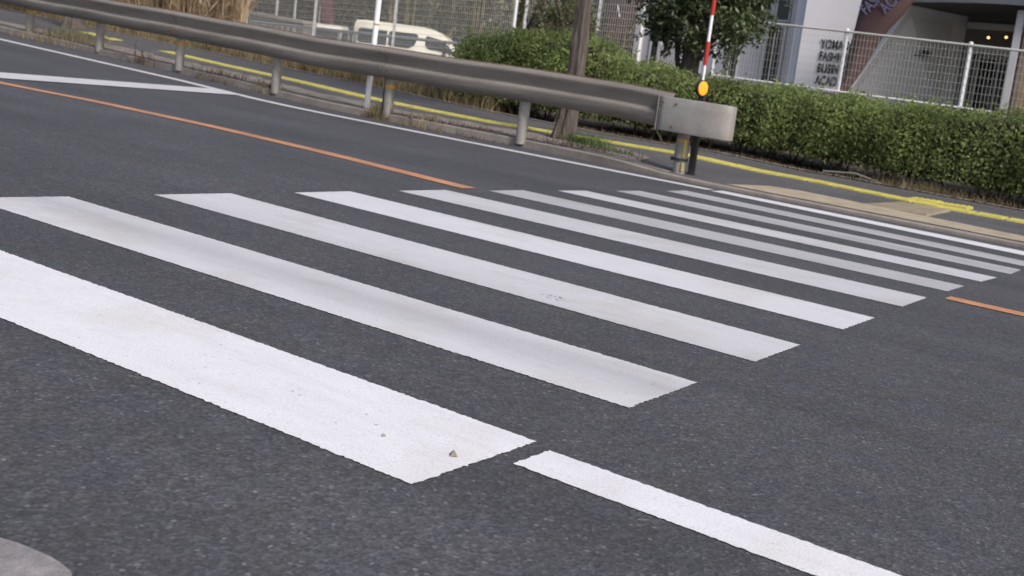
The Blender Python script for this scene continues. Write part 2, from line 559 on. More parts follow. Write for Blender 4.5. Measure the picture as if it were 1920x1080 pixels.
def sheet(name, poly, dz, mat, zf=None, jag=0.0, step=.03, parent=None):
    """flat marking: polygon outline resampled, its edge made slightly ragged, lying dz above the surface"""
    zf = zf or (lambda x, y: G(x))
    pts = []
    n = len(poly)
    for i in range(n):
        a, b_ = Vector(poly[i]), Vector(poly[(i + 1) % n])
        L = (b_ - a).length
        k = max(1, int(L / step))
        nrm = Vector((-(b_ - a).y, (b_ - a).x)).normalized()
        for j in range(k):
            q = a.lerp(b_, j / k)
            if jag and j: q = q + nrm * random.gauss(0, jag)
            pts.append(q)
    me = bpy.data.meshes.new(name)
    bm = bmesh.new()
    vs = [bm.verts.new((q.x, q.y, zf(q.x, q.y) + dz)) for q in pts]
    f = bm.faces.new(vs)
    bmesh.ops.triangulate(bm, faces=[f])
    bmesh.ops.recalc_face_normals(bm, faces=bm.faces)
    for f in bm.faces:
        if f.normal.z < 0: f.normal_flip()
    bm.to_mesh(me)
    bm.free()
    me.materials.append(mat)
    o = bpy.data.objects.new(name, me)
    COL.objects.link(o)
    if parent: o.parent = parent
    return o


# ------------------------------------------------------------------ road markings
ZEB = [
    ([(-2.95, .0), (-2.95, .46), (0, .445), (0, 0)], 'first and nearest zebra stripe, brightest white and pitted, by the bottom left of the photo'),
    ([(-2.93, .88), (-2.94, 1.34), (-.02, 1.34), (-.01, .90)], 'second zebra stripe from the front, with a grey tyre streak along its middle'),
    ([(-2.97, 1.81), (-2.99, 2.29), (-.04, 2.25), (-.03, 1.80)], 'third zebra stripe from the front, with a small scuff mark near its middle'),
    ([(-3.0, 2.74), (-3.03, 3.21), (-.06, 3.22), (-.05, 2.76)], 'fourth zebra stripe from the front, clean pale white'),
    ([(-3.04, 3.65), (-3.06, 4.14), (-.09, 4.21), (-.08, 3.72)], 'fifth zebra stripe, just in front of the end of the orange centre line'),
    ([(-3.03, 4.57), (-3.04, 5.0), (-.09, 5.02), (-.09, 4.63)], 'sixth zebra stripe, greyish, just beyond the orange centre line'),
    ([(-3.02, 5.42), (-3.01, 5.81), (-.07, 5.81), (-.08, 5.41)], 'seventh zebra stripe, whiter than the greyish stripes on either side of it'),
    ([(-3.0, 6.26), (-2.99, 6.65), (-.07, 6.60), (-.06, 6.18)], 'eighth zebra stripe, third from the far kerb, grey along its middle'),
    ([(-2.98, 7.11), (-2.99, 7.50), (-.08, 7.30), (-.08, 6.90)], 'ninth zebra stripe, second from the far kerb, dull grey white'),
    ([(-2.97, 7.99), (-2.97, 8.27), (-.1, 8.13), (-.1, 7.76)], 'last and farthest zebra stripe, bright white along the far kerb'),
]
for poly, lab in ZEB:
    o = sheet('crosswalk_stripe', poly, .0025, M_['zebra'] if poly[0][1] > .5 else M_['white'], jag=.0019, step=.008)
    tag(o, lab, 'crosswalk stripe', 'stripes of the zebra crossing')

tag(sheet('edge_line', [(.05, .275), (.05, .42), (14, .42), (14, .275)], .0025, M_['white'], jag=.0016, step=.009),
    'bright white near edge line starting beside the nearest zebra stripe', 'road line')


def line_along(name, fn, x0, x1, w, mat, lab, dz=.004, st=.25):
    n = int(abs(x1 - x0) / st)
    xs = [x0 + (x1 - x0) * i / n for i in range(n + 1)]
    mb = MB()
    vs, fs = [], []
    for x in xs:
        y = fn(x)
        j = random.gauss(0, .002)
        vs += [(x, y - w / 2 + j, G(x) + dz), (x, y + w / 2 + j, G(x) + dz)]
    for i in range(n): fs.append((2 * i, 2 * i + 2, 2 * i + 3, 2 * i + 1))
    mb.add(vs, fs)
    return tag(mb.build(name, mat), lab, 'road line')


line_along('far_edge_line', lambda x: Wl(x), -60, -3.02, .19, M_['edge'], 'white edge line running along the far kerb below the guardrail')
line_along('centre_line', lambda x: float(np.interp(x, [-60, -14, -8.3, -7.3, -5.9, -4.6, -3.1], [1, 3.6, 4.5, 4.68, 4.74, 4.66, 4.46])), -60, -3.11, .165, M_['orange'],
          'long orange centre line left of the zebra crossing')
line_along('centre_line', lambda x: 4.38 + x * .01, -.03, 14, .14, M_['orange'], 'short orange centre line right of the zebra crossing')
tag(sheet('stop_line', [(-8.72, 4.62), (-9.22, 4.62), (-9.58, 8.12), (-9.12, 8.12)], .009, M_['stopl'], jag=.003, step=.06), 'white stop line crossing the far lane on the left', 'stop line')
sheet_p = [(-.22 - .35, -.86), (-.40, -.76), (-.30, -.725), (-.22, -.708), (-.19, -.70), (-.15, -.696), (-.12, -.694), (-.09, -.697), (-.06, -.703), (-.03, -.72), (0, -.76), (.05, -.9), (.06, -1.3), (-.6, -1.3)]
mb = MB()
mb.prism(sheet_p, 'z', -.05, .012)
tag(mb.build('gutter_slab', M_['pale_conc']), 'rounded corner of a pale concrete slab at the bottom left edge', 'slab')

# gutter seam and tan kerb ramp at the crossing
tan = tag(strip('tan_paving', lambda x: K(x) + .131, lambda x: K(x) + .15 + float(np.interp(x, [-3.1, -2.9, -2.6, -.5, 6], [.0, .55, .68, .42, .40])), lambda x, y: Z(x, y) + .007, M_['tan'],
                xs=[-3.1 + .1 * i for i in range(0, 92)], ny=2, jag=.008))
mb = MB()
for i in range(12):                        # ribbed tan blocks leading up to the yellow pad
    y0 = 9.19 + i * .075
    x0, x1 = -1.98 + i * .012, -1.36 - .0 * i
    mb.box(x0, x1, y0, y0 + .06, Z(-1.6, y0) - .03, Z(-1.6, y0) + .018)
tag(mb.build('ribbed_paving', M_['tan']), 'ribbed tan paving blocks between the kerb ramp and the yellow pad', 'paving')

yl = lambda x: float(np.interp(x, [-18, -15.2, -12.3, -10, -7, -5, -3.1, -1.5, 0, 4], [11.6, 11.0, 10.55, 10.33, 10.16, 10.44, 10.66, 10.33, 10.42, 10.5]))
mb = MB()
x = 3.0
while x > -16.5:
    L = .30
    gap = .012 if random.random() < .75 else .03
    y, y2 = yl(x), yl(x - L)
    if not (x < -13.2 and random.random() < .45):
        w = .15 if x > -12 else .13
        z1 = lambda a, c: Z(a, c) + .011
        vs = [(x, y - w, z1(x, y - w)), (x, y + w, z1(x, y + w)), (x - L + gap, y2 + w, z1(x - L, y2 + w)), (x - L + gap, y2 - w, z1(x - L, y2 - w))]
        mb.add(vs + [(a, c, d - .03) for a, c, d in vs], [(0, 1, 2, 3), (7, 6, 5, 4), (0, 4, 5, 1), (1, 5, 6, 2), (2, 6, 7, 3), (3, 7, 4, 0)])
        if x > -9:                       # raised bars of the guiding tiles
            for k in (-.11, -.04, .03, .10):
                mb.box(x - L + gap + .02, x - .02, y + k, y + k + .035, Z(x, y) - .005, Z(x, y) + .017)
    x -= L
tag(mb.build('tactile_paving', M_['yellow']), 'long row of yellow tactile tiles running along the pavement', 'tactile paving')
mb = MB()
for i in range(2):
    xa = -1.90 + i * .30
    mb.box(xa + .004, xa + .296, 10.51, 10.80, Z(xa, 10.6) - .02, Z(xa, 10.6) + .018)
    for a in range(5):
        for c in range(5):
            mb.tube([(xa + .035 + a * .057, 10.54 + c * .057, Z(xa, 10.6) + .01), (xa + .035 + a * .057, 10.54 + c * .057, Z(xa, 10.6) + .024)], .012, 6)
tag(mb.build('tactile_pad', M_['yellow']), 'yellow warning pad of studded tiles behind the tactile row facing the crossing', 'tactile paving')


# ------------------------------------------------------------------ plants
def leaves(P, size, aspect=.5, up=.35, fold=True, droop=0):
    """one small leaf-shaped quad at every point P; returns verts, faces"""
    n = len(P)
    size = np.broadcast_to(size, (n,))
    d = rng.normal(size=(n, 3))
    d[:, 2] += up
    d[:, 2] -= droop
    d /= np.linalg.norm(d, axis=1)[:, None]
    r = rng.normal(size=(n, 3))
    s = np.cross(d, r)
    s /= np.linalg.norm(s, axis=1)[:, None]
    L = size[:, None]
    a = P - d * L * .5
    c = P + d * L * .5
    m1 = P + s * L * aspect * .5
    m2 = P - s * L * aspect * .5
    V = np.stack([a, m1, c, m2], 1).reshape(-1, 3)
    F = np.arange(4 * n).reshape(n, 4)
    return V, F


def blades(B, h, w, lean=.25, seg=3, droop=.2):
    """upright curved blades from base points B"""
    n = len(B)
    ang = rng.uniform(0, 2 * np.pi, n)
    dirx = np.stack([np.cos(ang), np.sin(ang), np.zeros(n)], 1)
    wa = rng.uniform(0, 2 * np.pi, n)
    side = np.stack([np.cos(wa), np.sin(wa), np.zeros(n)], 1)
    le = np.abs(rng.normal(0, lean, n))
    V = []
    for k in range(seg + 1):
        t = k / seg
        c = B + dirx * (le * h * t * t)[:, None]
        c[:, 2] = B[:, 2] + h * t * (1 - droop * t * le)
        ww = (w * (1 - .85 * t) if not hasattr(w, '__len__') else w * (1 - .85 * t))
        V.append(c - side * (np.ones(n) * ww / 2)[:, None])
        V.append(c + side * (np.ones(n) * ww / 2)[:, None])
    V = np.stack(V, 1)                   # n, 2(seg+1), 3
    base = np.arange(n)[:, None] * 2 * (seg + 1)
    F = []
    for k in range(seg):
        F.append(np.concatenate([base + 2 * k, base + 2 * k + 1, base + 2 * k + 3, base + 2 * k + 2], 1))
    return V.reshape(-1, 3), np.concatenate(F)


def hedge(name, x0, x1, yf, yb, topf, lab, n, seed, cat='hedge', base=.11):
    r = np.random.default_rng(seed)
    ox = (x0 + x1) / 2
    root = thing(name, (ox, 12.6, TZ(ox, 12.6)), lab, cat)
    # lumps
    nl = int((x1 - x0) * 9)
    C = np.stack([r.uniform(x0, x1, nl), r.uniform(yf + .22, yb - .2, nl), np.zeros(nl)], 1)
    rad = r.uniform(.22, .40, nl)
    for i in range(nl):
        tz = topf(C[i, 0])
        gz = TZ(C[i, 0], yf)
        C[i, 2] = r.uniform(gz + .38, tz - rad[i] * .8) if r.random() < .4 else tz - rad[i] * r.uniform(.85, 1.2)
    k = r.integers(0, nl, n)
    dv = r.normal(size=(n, 3))
    dv /= np.linalg.norm(dv, axis=1)[:, None]
    P = C[k] + dv * (rad[k] * (r.uniform(.55, 1.06, n)))[:, None]
    # straggling sprigs and lower skirt
    m = n // 3
    Q = np.stack([r.uniform(x0, x1, m), r.uniform(yf, yb, m), r.uniform(0, 1, m)], 1)
    for i in range(m):
        gz = TZ(Q[i, 0], yf) + base + r.uniform(0, .12)
        tz = topf(Q[i, 0]) + .02
        e = abs((Q[i, 1] - (yf + yb) / 2) / ((yb - yf) / 2))
        Q[i, 2] = gz + (tz - gz) * (1 - .25 * e ** 3) * Q[i, 2]
    ns_ = int((x1 - x0) * 26)
    Sx, Sy, Sh = r.uniform(x0, x1, ns_), r.uniform(yf + .05, yb - .1, ns_), r.uniform(.02, .13, ns_)
    ks = np.repeat(np.arange(ns_), 16)
    Sp = np.stack([Sx[ks] + r.normal(0, .03, len(ks)), Sy[ks] + r.normal(0, .03, len(ks)), np.array([topf(a) for a in Sx])[ks] + Sh[ks] * r.uniform(-.6, 1, len(ks))], 1)
    P = np.concatenate([P, Q, Sp])
    gz = np.array([TZ(a, yf) for a in P[:, 0]])
    P = P[P[:, 2] > gz + base * r.uniform(.6, 1.6, len(P))]
    V, F = leaves(P, r.uniform(.028, .056, len(P)), .55, up=.6)
    np_mesh('foliage', V, F, M_['hedge'], root, root.location)
    # bare twigs and trunks under the skirt
    mb = MB()
    for i in range(int((x1 - x0) * 9)):
        xx = r.uniform(x0, x1)
        yy = r.uniform(yf + .1, yb - .2)
        g = TZ(xx, yy)
        p1 = (xx + r.normal(0, .12), yy + r.normal(0, .12), g + .35)
        mb.tube([(xx, yy, g - .02), p1, (p1[0] + r.normal(0, .15), p1[1] + r.normal(0, .1), topf(xx) - .08)], [.012, .008, .003], 5, caps=False)
    mb.build('stem', M_['twig'], root)
    # inner mass of shaded leaves so the hedge is dense
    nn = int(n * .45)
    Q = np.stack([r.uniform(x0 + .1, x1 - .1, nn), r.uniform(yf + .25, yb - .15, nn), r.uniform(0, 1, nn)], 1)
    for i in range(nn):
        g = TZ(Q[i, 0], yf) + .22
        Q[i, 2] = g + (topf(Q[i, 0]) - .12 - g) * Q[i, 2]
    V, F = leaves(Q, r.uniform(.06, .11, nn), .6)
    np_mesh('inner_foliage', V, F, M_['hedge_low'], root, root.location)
    return root


top_l = lambda x: float(np.interp(x, [-9.2, -9.0, -8.6, -7.9, -7.2, -6.8, -6.5], [1.32, 1.50, 1.60, 1.66, 1.66, 1.58, 1.45])) + .03 * math.sin(x * 9)
top_r = lambda x: float(np.interp(x, [-6.8, -6.3, -5.4, -4.5, -3.8, -2.5, -1.2, 2], [1.46, 1.37, 1.25, 1.235, 1.225, 1.17, 1.21, 1.18])) + .025 * math.sin(x * 7)
hedge('shrub', -9.1, -6.5, 11.95, 13.3, top_l, 'taller light green bushy shrub behind the guardrail, left of the bare trunk top', 80000, 3, 'shrub')
hedge('hedge', -6.7, 2.0, 12.05, 13.4, top_r, 'long low green hedge along the back of the pavement', 230000, 4)

# leaf litter and dry grass under the hedge
def scatter(name, n, fx, fy, fz, mat, lab, cat, size, flat=True, seed=1, kind='stuff'):
    r = np.random.default_rng(seed)
    P = np.stack([fx(r, n), np.zeros(n), np.zeros(n)], 1)
    P[:, 1] = fy(r, P[:, 0], n)
    for i in range(n): P[i, 2] = fz(P[i, 0], P[i, 1])
    return P


def gauss_clump(cx, cy, sx, sy, n, seed):
    r = np.random.default_rng(seed)
    P = np.stack([r.normal(cx, sx, n), r.normal(cy, sy, n), np.zeros(n)], 1)
    return P


P = np.stack([rng.uniform(-7, 2, 9000), rng.uniform(11.6, 13.3, 9000), np.zeros(9000)], 1)
P[:, 2] = [TZ(a, c) + .012 + rng.uniform(0, .02) for a, c in P[:, :2]]
V, F = leaves(P, rng.uniform(.02, .055, len(P)), .5, up=0)
tag(np_mesh('leaf_litter', V, F, M_['brownweed']), 'fallen brown leaves on the soil under the hedge', 'leaf litter', kind='stuff')
P = np.concatenate([gauss_clump(-2.25, 12.05, .35, .14, 700, 11), gauss_clump(-1.2, 12.1, .5, .1, 250, 12)])
P[:, 2] = [TZ(a, c) for a, c in P[:, :2]]
V, F = blades(P, rng.uniform(.05, .16, len(P)), .008, .9)
tag(np_mesh('dry_grass_patch', V, F, M_['dry']), 'patch of dry yellow grass at the foot of the hedge on the right', 'grass', kind='stuff')
mb = MB()
mb.tube([(-3.28, 11.88, TZ(-3.28, 11.88) + .05), (-2.9, 11.92, TZ(-2.9, 11.92) + .085), (-2.55, 11.85, TZ(-2.5, 11.85) + .03)], [.012, .014, .006], 6)
tag(mb.build('fallen_branch', M_['post']), 'pale fallen branch lying at the foot of the hedge', 'branch')

# verge of low dry grass and the tall reeds on the left
n = 26000
P = np.stack([rng.uniform(-30, -8.2, n), np.zeros(n), np.zeros(n)], 1)
P[:, 1] = YF(P[:, 0]) + .1 + rng.uniform(0, 1.5, n)
P[:, 2] = [TZ(a, c) for a, c in P[:, :2]]
V, F = blades(P, rng.uniform(.12, .34, n), .014, .55)
tag(np_mesh('verge_grass', V, F, M_['dry']), 'low brown and olive grass along the back of the pavement', 'grass', kind='stuff')
n = 19000
P = np.stack([rng.uniform(-29, -14.6, n), np.zeros(n), np.zeros(n)], 1)
P[:, 1] = YF(P[:, 0]) + .9 + rng.uniform(0, 2.4, n)
P[:, 2] = [TZ(a, c) for a, c in P[:, :2]]
P = P[P[:, 0] < -15.0 - 1.07 * (P[:, 1] - 13.5)]
V1, F1 = blades(P, rng.uniform(1.3, 2.5, len(P)), .022, .22, seg=4)
n2 = 44000
P2 = np.stack([rng.uniform(-29, -14.6, n2), np.zeros(n2), np.zeros(n2)], 1)
P2[:, 1] = YF(P2[:, 0]) + .8 + rng.uniform(0, 2.5, n2)
P2[:, 2] = [TZ(a, c) for a, c in P2[:, :2]] + rng.uniform(.25, 2.1, n2)
P2 = P2[P2[:, 0] < -15.05 - 1.07 * (P2[:, 1] - 13.5)]
V2, F2 = leaves(P2, rng.uniform(.18, .4, len(P2)), .07, up=1.4)
V = np.concatenate([V1, V2])
F = np.concatenate([F1, F2 + len(V1)])
tag(np_mesh('reeds', V, F, M_['reed']), 'dense stand of tall dry tan reeds behind the guardrail on the left', 'reeds', kind='stuff')


def clump(name, x, y, n, s, h, mat, lab, cat='weed', group=None, seed=0, w=.01, lean=.6):
    r = np.random.default_rng(seed)
    P = np.stack([r.normal(x, s, n), r.normal(y, s * .45, n), np.zeros(n)], 1)
    P[:, 2] = [Z(a, c) for a, c in P[:, :2]]
    V, F = blades(P, r.uniform(h * .35, h, n), w, lean)
    return tag(np_mesh(name, V, F, mat, None), lab, cat, group, kind='stuff')


clump('weed_clump', -5.25, 9.58, 420, .17, .15, M_['weed'], 'fresh green weeds at the right foot of the leaning trunk', seed=21)
clump('weed_clump', -4.75, 9.3, 160, .16, .09, M_['weed'], 'thin green weeds on the dirt right of the leaning trunk', seed=22)
clump('weed_clump', -5.0, 9.12, 380, .3, .06, M_['brownweed'], 'low brown weeds on the dirt in front of the leaning trunk', seed=23)
clump('weed_clump', -7.62, 8.83, 260, .10, .16, M_['dry'], 'dry straw weeds between the white pole and the amber banded post', seed=24)
clump('weed_clump', -7.0, 8.86, 240, .22, .10, M_['dry'], 'pale straw weeds right of the amber banded post by the white pole', seed=25)
clump('weed_clump', -9.62, 8.98, 240, .12, .09, M_['dry'], 'small dry tuft at the foot of the post left of the white pole', seed=26)
clump('weed_clump', -10.6, 9.05, 200, .3, .12, M_['brownweed'], 'brown seedling weeds along the kerb, right of the dark stalky weed', seed=27)
clump('weed_clump', -12.25, 9.12, 34, .13, .30, M_['brownweed'], 'tall dark stalky weed standing alone by the kerb on the left', seed=28, w=.014, lean=.9)
clump('weed_clump', -14.6, 9.55, 500, .45, .2, M_['dry'], 'dry weeds around the far left trunk beside the kerb', seed=29)
clump('weed_clump', -15.0, 10.0, 120, .3, .22, M_['weed'], 'green tuft beside the far left trunk', seed=30)
clump('weed_clump', -6.3, 8.88, 260, .35, .05, M_['brownweed'], 'low brown weeds along the kerb between two rail posts', seed=31)


# ------------------------------------------------------------------ trees
def limb(mb, p, d, L, r, depth, tips, rr):
    pts = [p]
    rad = [r]
    q = Vector(p)
    dd_ = Vector(d)
    for i in range(4):
        dd_ = (dd_ + Vector((rr.normal(0, .13), rr.normal(0, .13), .04))).normalized()
        q = q + dd_ * L / 4
        pts.append(q.copy())
        rad.append(r * (1 - .45 * (i + 1) / 4))
    mb.tube(pts, rad, 8 if depth > 1 else 5, caps=False)
    tips.append(q.copy())
    if depth > 0:
        for k in range(3):
            a = rr.uniform(0, 6.28)
            nd = (dd_ + Vector((math.cos(a), math.sin(a), .15)) * .75).normalized()
            limb(mb, pts[rr.integers(2, 5)], nd, L * .72, rad[-1] * .75, depth - 1, tips, rr)


def bare_tree(x, y, r, lean, lab, seed, h=3.6):
    rr = np.random.default_rng(seed)
    root = thing('roadside_tree', (x, y, Z(x, y)), lab, 'tree')
    mb = MB()
    n, rings = 28, 40
    vs, fs = [], []
    ph = rr.uniform(0, 6.28, 6)
    for i in range(rings + 1):
        t = i / rings
        z = h * t
        R = r * (1.0 - .22 * min(1, z / 1.5) - .18 * t + .5 * math.exp(-z / .13))
        cx, cy = x + lean * z + .02 * math.sin(z * 3), y + .01 * math.sin(z * 2)
        for k in range(n):
            a = 2 * math.pi * k / n
            ridge = .11 * math.sin(5 * a + ph[0] + z * .9) + .07 * math.sin(9 * a + ph[1] - z * 1.3) + .04 * math.sin(17 * a + 6 * z) + rr.normal(0, .018)
            vs.append((cx + R * (1 + ridge) * math.cos(a), cy + R * (1 + ridge) * math.sin(a), Z(x, y) - .03 + z))
    for i in range(rings):
        for k in range(n):
            fs.append((i * n + k, i * n + (k + 1) % n, (i + 1) * n + (k + 1) % n, (i + 1) * n + k))
    mb.add(vs, fs)
    mb.build('trunk', M_['bark'], root, smooth=True)
    mb = MB()
    tips = []
    topp = Vector((x + lean * h, y, Z(x, y) + h - .05))
    for k in range(4):
        a = k * 1.6 + rr.uniform(0, .5)
        limb(mb, topp, Vector((math.cos(a) * .7, math.sin(a) * .7, 1)).normalized(), 1.5, r * .5, 2, tips, rr)
    mb.build('limb', M_['bark'], root, smooth=True)
    T = np.array([tuple(q) for q in tips])
    P = T[rr.integers(0, len(T), 9000)] + rr.normal(0, .3, (9000, 3))
    V, F = leaves(P, rr.uniform(.05, .1, 9000), .5)
    np_mesh('crown', V, F, M_['hedge'], root, root.location)


bare_tree(-5.62, 9.70, .108, .062, 'roadside tree with a leaning ridged grey brown trunk beside the end of the guardrail', 5)
bare_tree(-17.3, 11.6, .16, .0, 'roadside tree whose stout brown trunk foot shows under the guardrail at the far left', 6)

# broad-leaved evergreen in front of the building
rr = np.random.default_rng(12)
root = thing('evergreen_tree', (-6.63, 14.9, TZ(-6.63, 14.9)), 'dark glossy evergreen tree in front of the pale building, behind the hedge', 'tree')
mb = MB()
gz = TZ(-6.63, 14.9)
mb.tube([(-6.63, 14.9, gz - .05), (-6.64, 14.9, gz + .7), (-6.6, 14.9, gz + 1.4), (-6.55, 14.92, gz + 2.3)], [.18, .15, .13, .09], 12)
mb.tube([(-6.78, 14.92, gz), (-6.80, 14.9, gz + .6), (-6.95, 14.9, gz + 1.3)], [.06, .05, .03], 8)
for k in range(9):
    a = k * .7
    z0 = gz + 1.0 + .15 * k
    mb.tube([(-6.6, 14.9, z0), (-6.6 + math.cos(a) * .45, 14.9 + math.sin(a) * .45, z0 + .3), (-6.6 + math.cos(a) * .9, 14.9 + math.sin(a) * .9, z0 + .35)], [.045, .03, .012], 6)
mb.build('trunk', M_['bark'], root, smooth=True)
clC = []
while len(clC) < 190:
    q = rr.uniform(-1, 1, 3)
    if np.linalg.norm(q) > 1: continue
    c_ = np.array([-6.5, 14.9, 2.95]) + q * np.array([1.02, 1.0, 1.42])
    if c_[2] < 1.95 and abs(c_[0] + 6.5) < .0: continue
    if c_[2] < 1.75: continue
    clC.append(c_)
clC = np.array(clC)
PV, PF, off = [], [], 0
nL = 260
for c_ in clC:
    # rosettes: leaves radiating from twig ends
    for _ in range(20):
        e = c_ + rr.normal(0, .13, 3)
        k = 9
        d = rr.normal(size=(k, 3))
        d[:, 2] -= .35
        d /= np.linalg.norm(d, axis=1)[:, None]
        L = rr.uniform(.07, .13, k)[:, None]
        s = np.cross(d, rr.normal(size=(k, 3)))
        s /= np.linalg.norm(s, axis=1)[:, None]
        V = np.stack([e + d * .01, e + d * L * .55 + s * L * .16, e + d * L, e + d * L * .55 - s * L * .16], 1).reshape(-1, 3)
        PV.append(V)
        PF.append(np.arange(4 * k).reshape(k, 4) + off)
        off += 4 * k
np_mesh('crown', np.concatenate(PV), np.concatenate(PF), M_['tree'], root, root.location)


def cloud(name, lab, cat, boxes, n, size, mat, seed, kind=None, stems=0, stem_mat=None, at=None):
    r = np.random.default_rng(seed)
    Ps = []
    for (x0, x1, y0, y1, z0, z1) in boxes:
        m = n // len(boxes)
        nl = 70
        C = np.stack([r.uniform(x0, x1, nl), r.uniform(y0, y1, nl), r.uniform(z0, z1, nl)], 1)
        R = r.uniform(.10, .22, nl) * (z1 - z0)
        k = r.integers(0, nl, m)
        dv = r.normal(size=(m, 3))
        dv /= np.linalg.norm(dv, axis=1)[:, None]
        Ps.append(C[k] + dv * (R[k] * r.uniform(.5, 1.05, m))[:, None])
    P = np.concatenate(Ps)
    P = P[P[:, 2] > LOT + .02]
    root = thing(name, at or (boxes[0][0], boxes[0][2], LOT), lab, cat)
    if kind: root['kind'] = kind
    V, F = leaves(P, r.uniform(size * .6, size * 1.3, len(P)), .45)
    np_mesh('crown', V, F, mat, root, root.location)
    mb = MB()
    b0 = boxes[0]
    for i in range(max(3, stems)):
        bx_ = boxes[i % len(boxes)]
        xx, yy = r.uniform(bx_[0], bx_[1]), r.uniform(bx_[2], (bx_[2] + bx_[3]) / 2)
        mb.tube([(xx, yy, LOT), (xx + r.normal(0, .15), yy, bx_[5] * .6), (xx + r.normal(0, .3), yy, bx_[5])], [.06, .05, .02], 6)
    mb.build('trunk', stem_mat or M_['twig'], root)
    return root


# thicket closing the view behind the parking lot
cloud('bamboo_thicket', 'pale olive brown thicket of thin upright stems behind the white van', 'thicket', [(-45, -24, 50, 54, 1, 11), (-60, -52.5, 50, 54, 1, 11)], 36000, .30, M_['olive'], 41, 'stuff', 190, M_['dry'])
cloud('dark_thicket', 'very dark thicket behind the lot, left of the pole and above the small white van', 'thicket', [(-52, -44.5, 48.5, 51, 1, 12)], 26000, .38, M_['darkleaf'], 42, 'stuff', 10)
cloud('olive_shrub', 'dark olive shrub between the brown sail and the pale building corner', 'shrub', [(-10.4, -9.4, 15.6, 16.8, 1.0, 2.5)], 9000, .07, M_['hedge_low'], 43)
cloud('olive_tree_mass', 'dull olive trees behind the mesh fence right of the van', 'thicket', [(-24, -13, 32, 36, 1, 8)], 26000, .2, M_['olive'], 44, 'stuff', 20)
mb = MB()
mb.box(-95, -12, 57, 57.4, LOT - .3, 16)
tag(mb.build('dark_hill', mottled('wooded_hill', (.02, .02, .013), (.05, .048, .03), 1.5, .95)), kind='structure')


# ------------------------------------------------------------------ guardrail
RP = [(-3.68, 8.78), (-5.61, 8.84), (-7.52, 8.87), (-9.45, 8.96), (-11.43, 9.10), (-13.42, 9.30), (-15.45, 9.52), (-17.5, 9.8), (-19.5, 10.1), (-21.5, 10.4), (-23.5, 10.75), (-25.5, 11.1)]
RX = [p[0] for p in RP][::-1]
RY = [p[1] for p in RP][::-1]
ry = lambda x: float(np.interp(x, RX, RY))
root = thing('guardrail', (-3.68, 8.78, Z(-3.68, 8.78)), 'long weathered grey steel guardrail with a rounded end, along the far kerb', 'guardrail')
prof = [(.020, .350), (.0, .351), (-.03, .345), (-.066, .325), (-.080, .308), (-.082, .298), (-.070, .272), (-.034, .200), (-.024, .178), (-.026, .168),
        (-.062, .152), (-.078, .143), (-.084, .130), (-.083, .112), (-.074, .065), (-.060, .034), (-.030, .008), (.0, -.006), (.020, -.010)]
hb = lambda x: float(np.interp(x, [-16, -12, -8, -3], [.36, .385, .405, .415]))


def beam_seg(x0, x1, proud=0, pr=prof):
    mb = MB()
    n = max(2, int((x0 - x1) / .12))
    vs, fs = [], []
    m = len(pr)
    for i in range(n + 1):
        x = x0 + (x1 - x0) * i / n
        y = ry(x) - .075
        z = Z(x, ry(x)) + hb(x) + .004 * math.sin(x * 3.1)
        for d, h in pr: vs.append((x, y + d - proud, z + h * .97))
        for d, h in reversed(pr): vs.append((x, y + d - proud + .004, z + h * .97))
    k = 2 * m
    for i in range(n):
        for j in range(k):
            fs.append((i * k + j, i * k + (j + 1) % k, (i + 1) * k + (j + 1) % k, (i + 1) * k + j))
    fs.append(tuple(range(k)))
    fs.append(tuple(reversed(range(n * k, n * k + k))))
    mb.add(vs, fs)
    return mb


joints = [-3.78, -7.52, -11.43, -15.45, -19.5, -23.5, -25.5]
for a, c_ in zip(joints[:-1], joints[1:]):
    b_ = beam_seg(a, c_ - (.16 if c_ > -25 else 0), 0).build('rail_beam', M_['steel'], root, smooth=True)
# overlap plates and bolts at the joints
for a in joints[1:-1]:
    for dx in (-.06, .06):
        for hh, ins in ((.285, .077), (.095, .081)):
            mb = MB()
            zz_ = Z(a, ry(a)) + hb(a) + hh
            yy = ry(a) - .075 - ins
            mb.tube([(a + dx, yy + .004, zz_), (a + dx, yy - .008, zz_)], .011, 8)
            mb.build('bolt', M_['rust'], root)
    mb = MB()                              # the visible edge of the lapped beam
    zq = Z(a, ry(a)) + hb(a)
    mb.tube([(a + .0, ry(a) - .075 + d - .003, zq + h * .97) for d, h in prof[1:-1]], .0035, 6)
    mb.build('lap_edge', M_['rust'], root)
# dark rusty lip along the top edge
mb = MB()
vs, fs = [], []
n = 180
for i in range(n + 1):
    x = -3.8 - (25.5 - 3.8) * i / n
    y = ry(x) - .075
    z = Z(x, ry(x)) + hb(x) + .004 * math.sin(x * 3.1) + .352 * .97
    vs += [(x, y - .012, z + .002), (x, y - .006, z + .006), (x, y + .024, z + .006), (x, y + .024, z - .004), (x, y - .004, z - .006)]
for i in range(n):
    for j in range(5): fs.append((i * 5 + j, i * 5 + (j + 1) % 5, i * 5 + 5 + (j + 1) % 5, i * 5 + 5 + j))
mb.add(vs, fs)
mb.build('top_lip', M_['rust'], root)
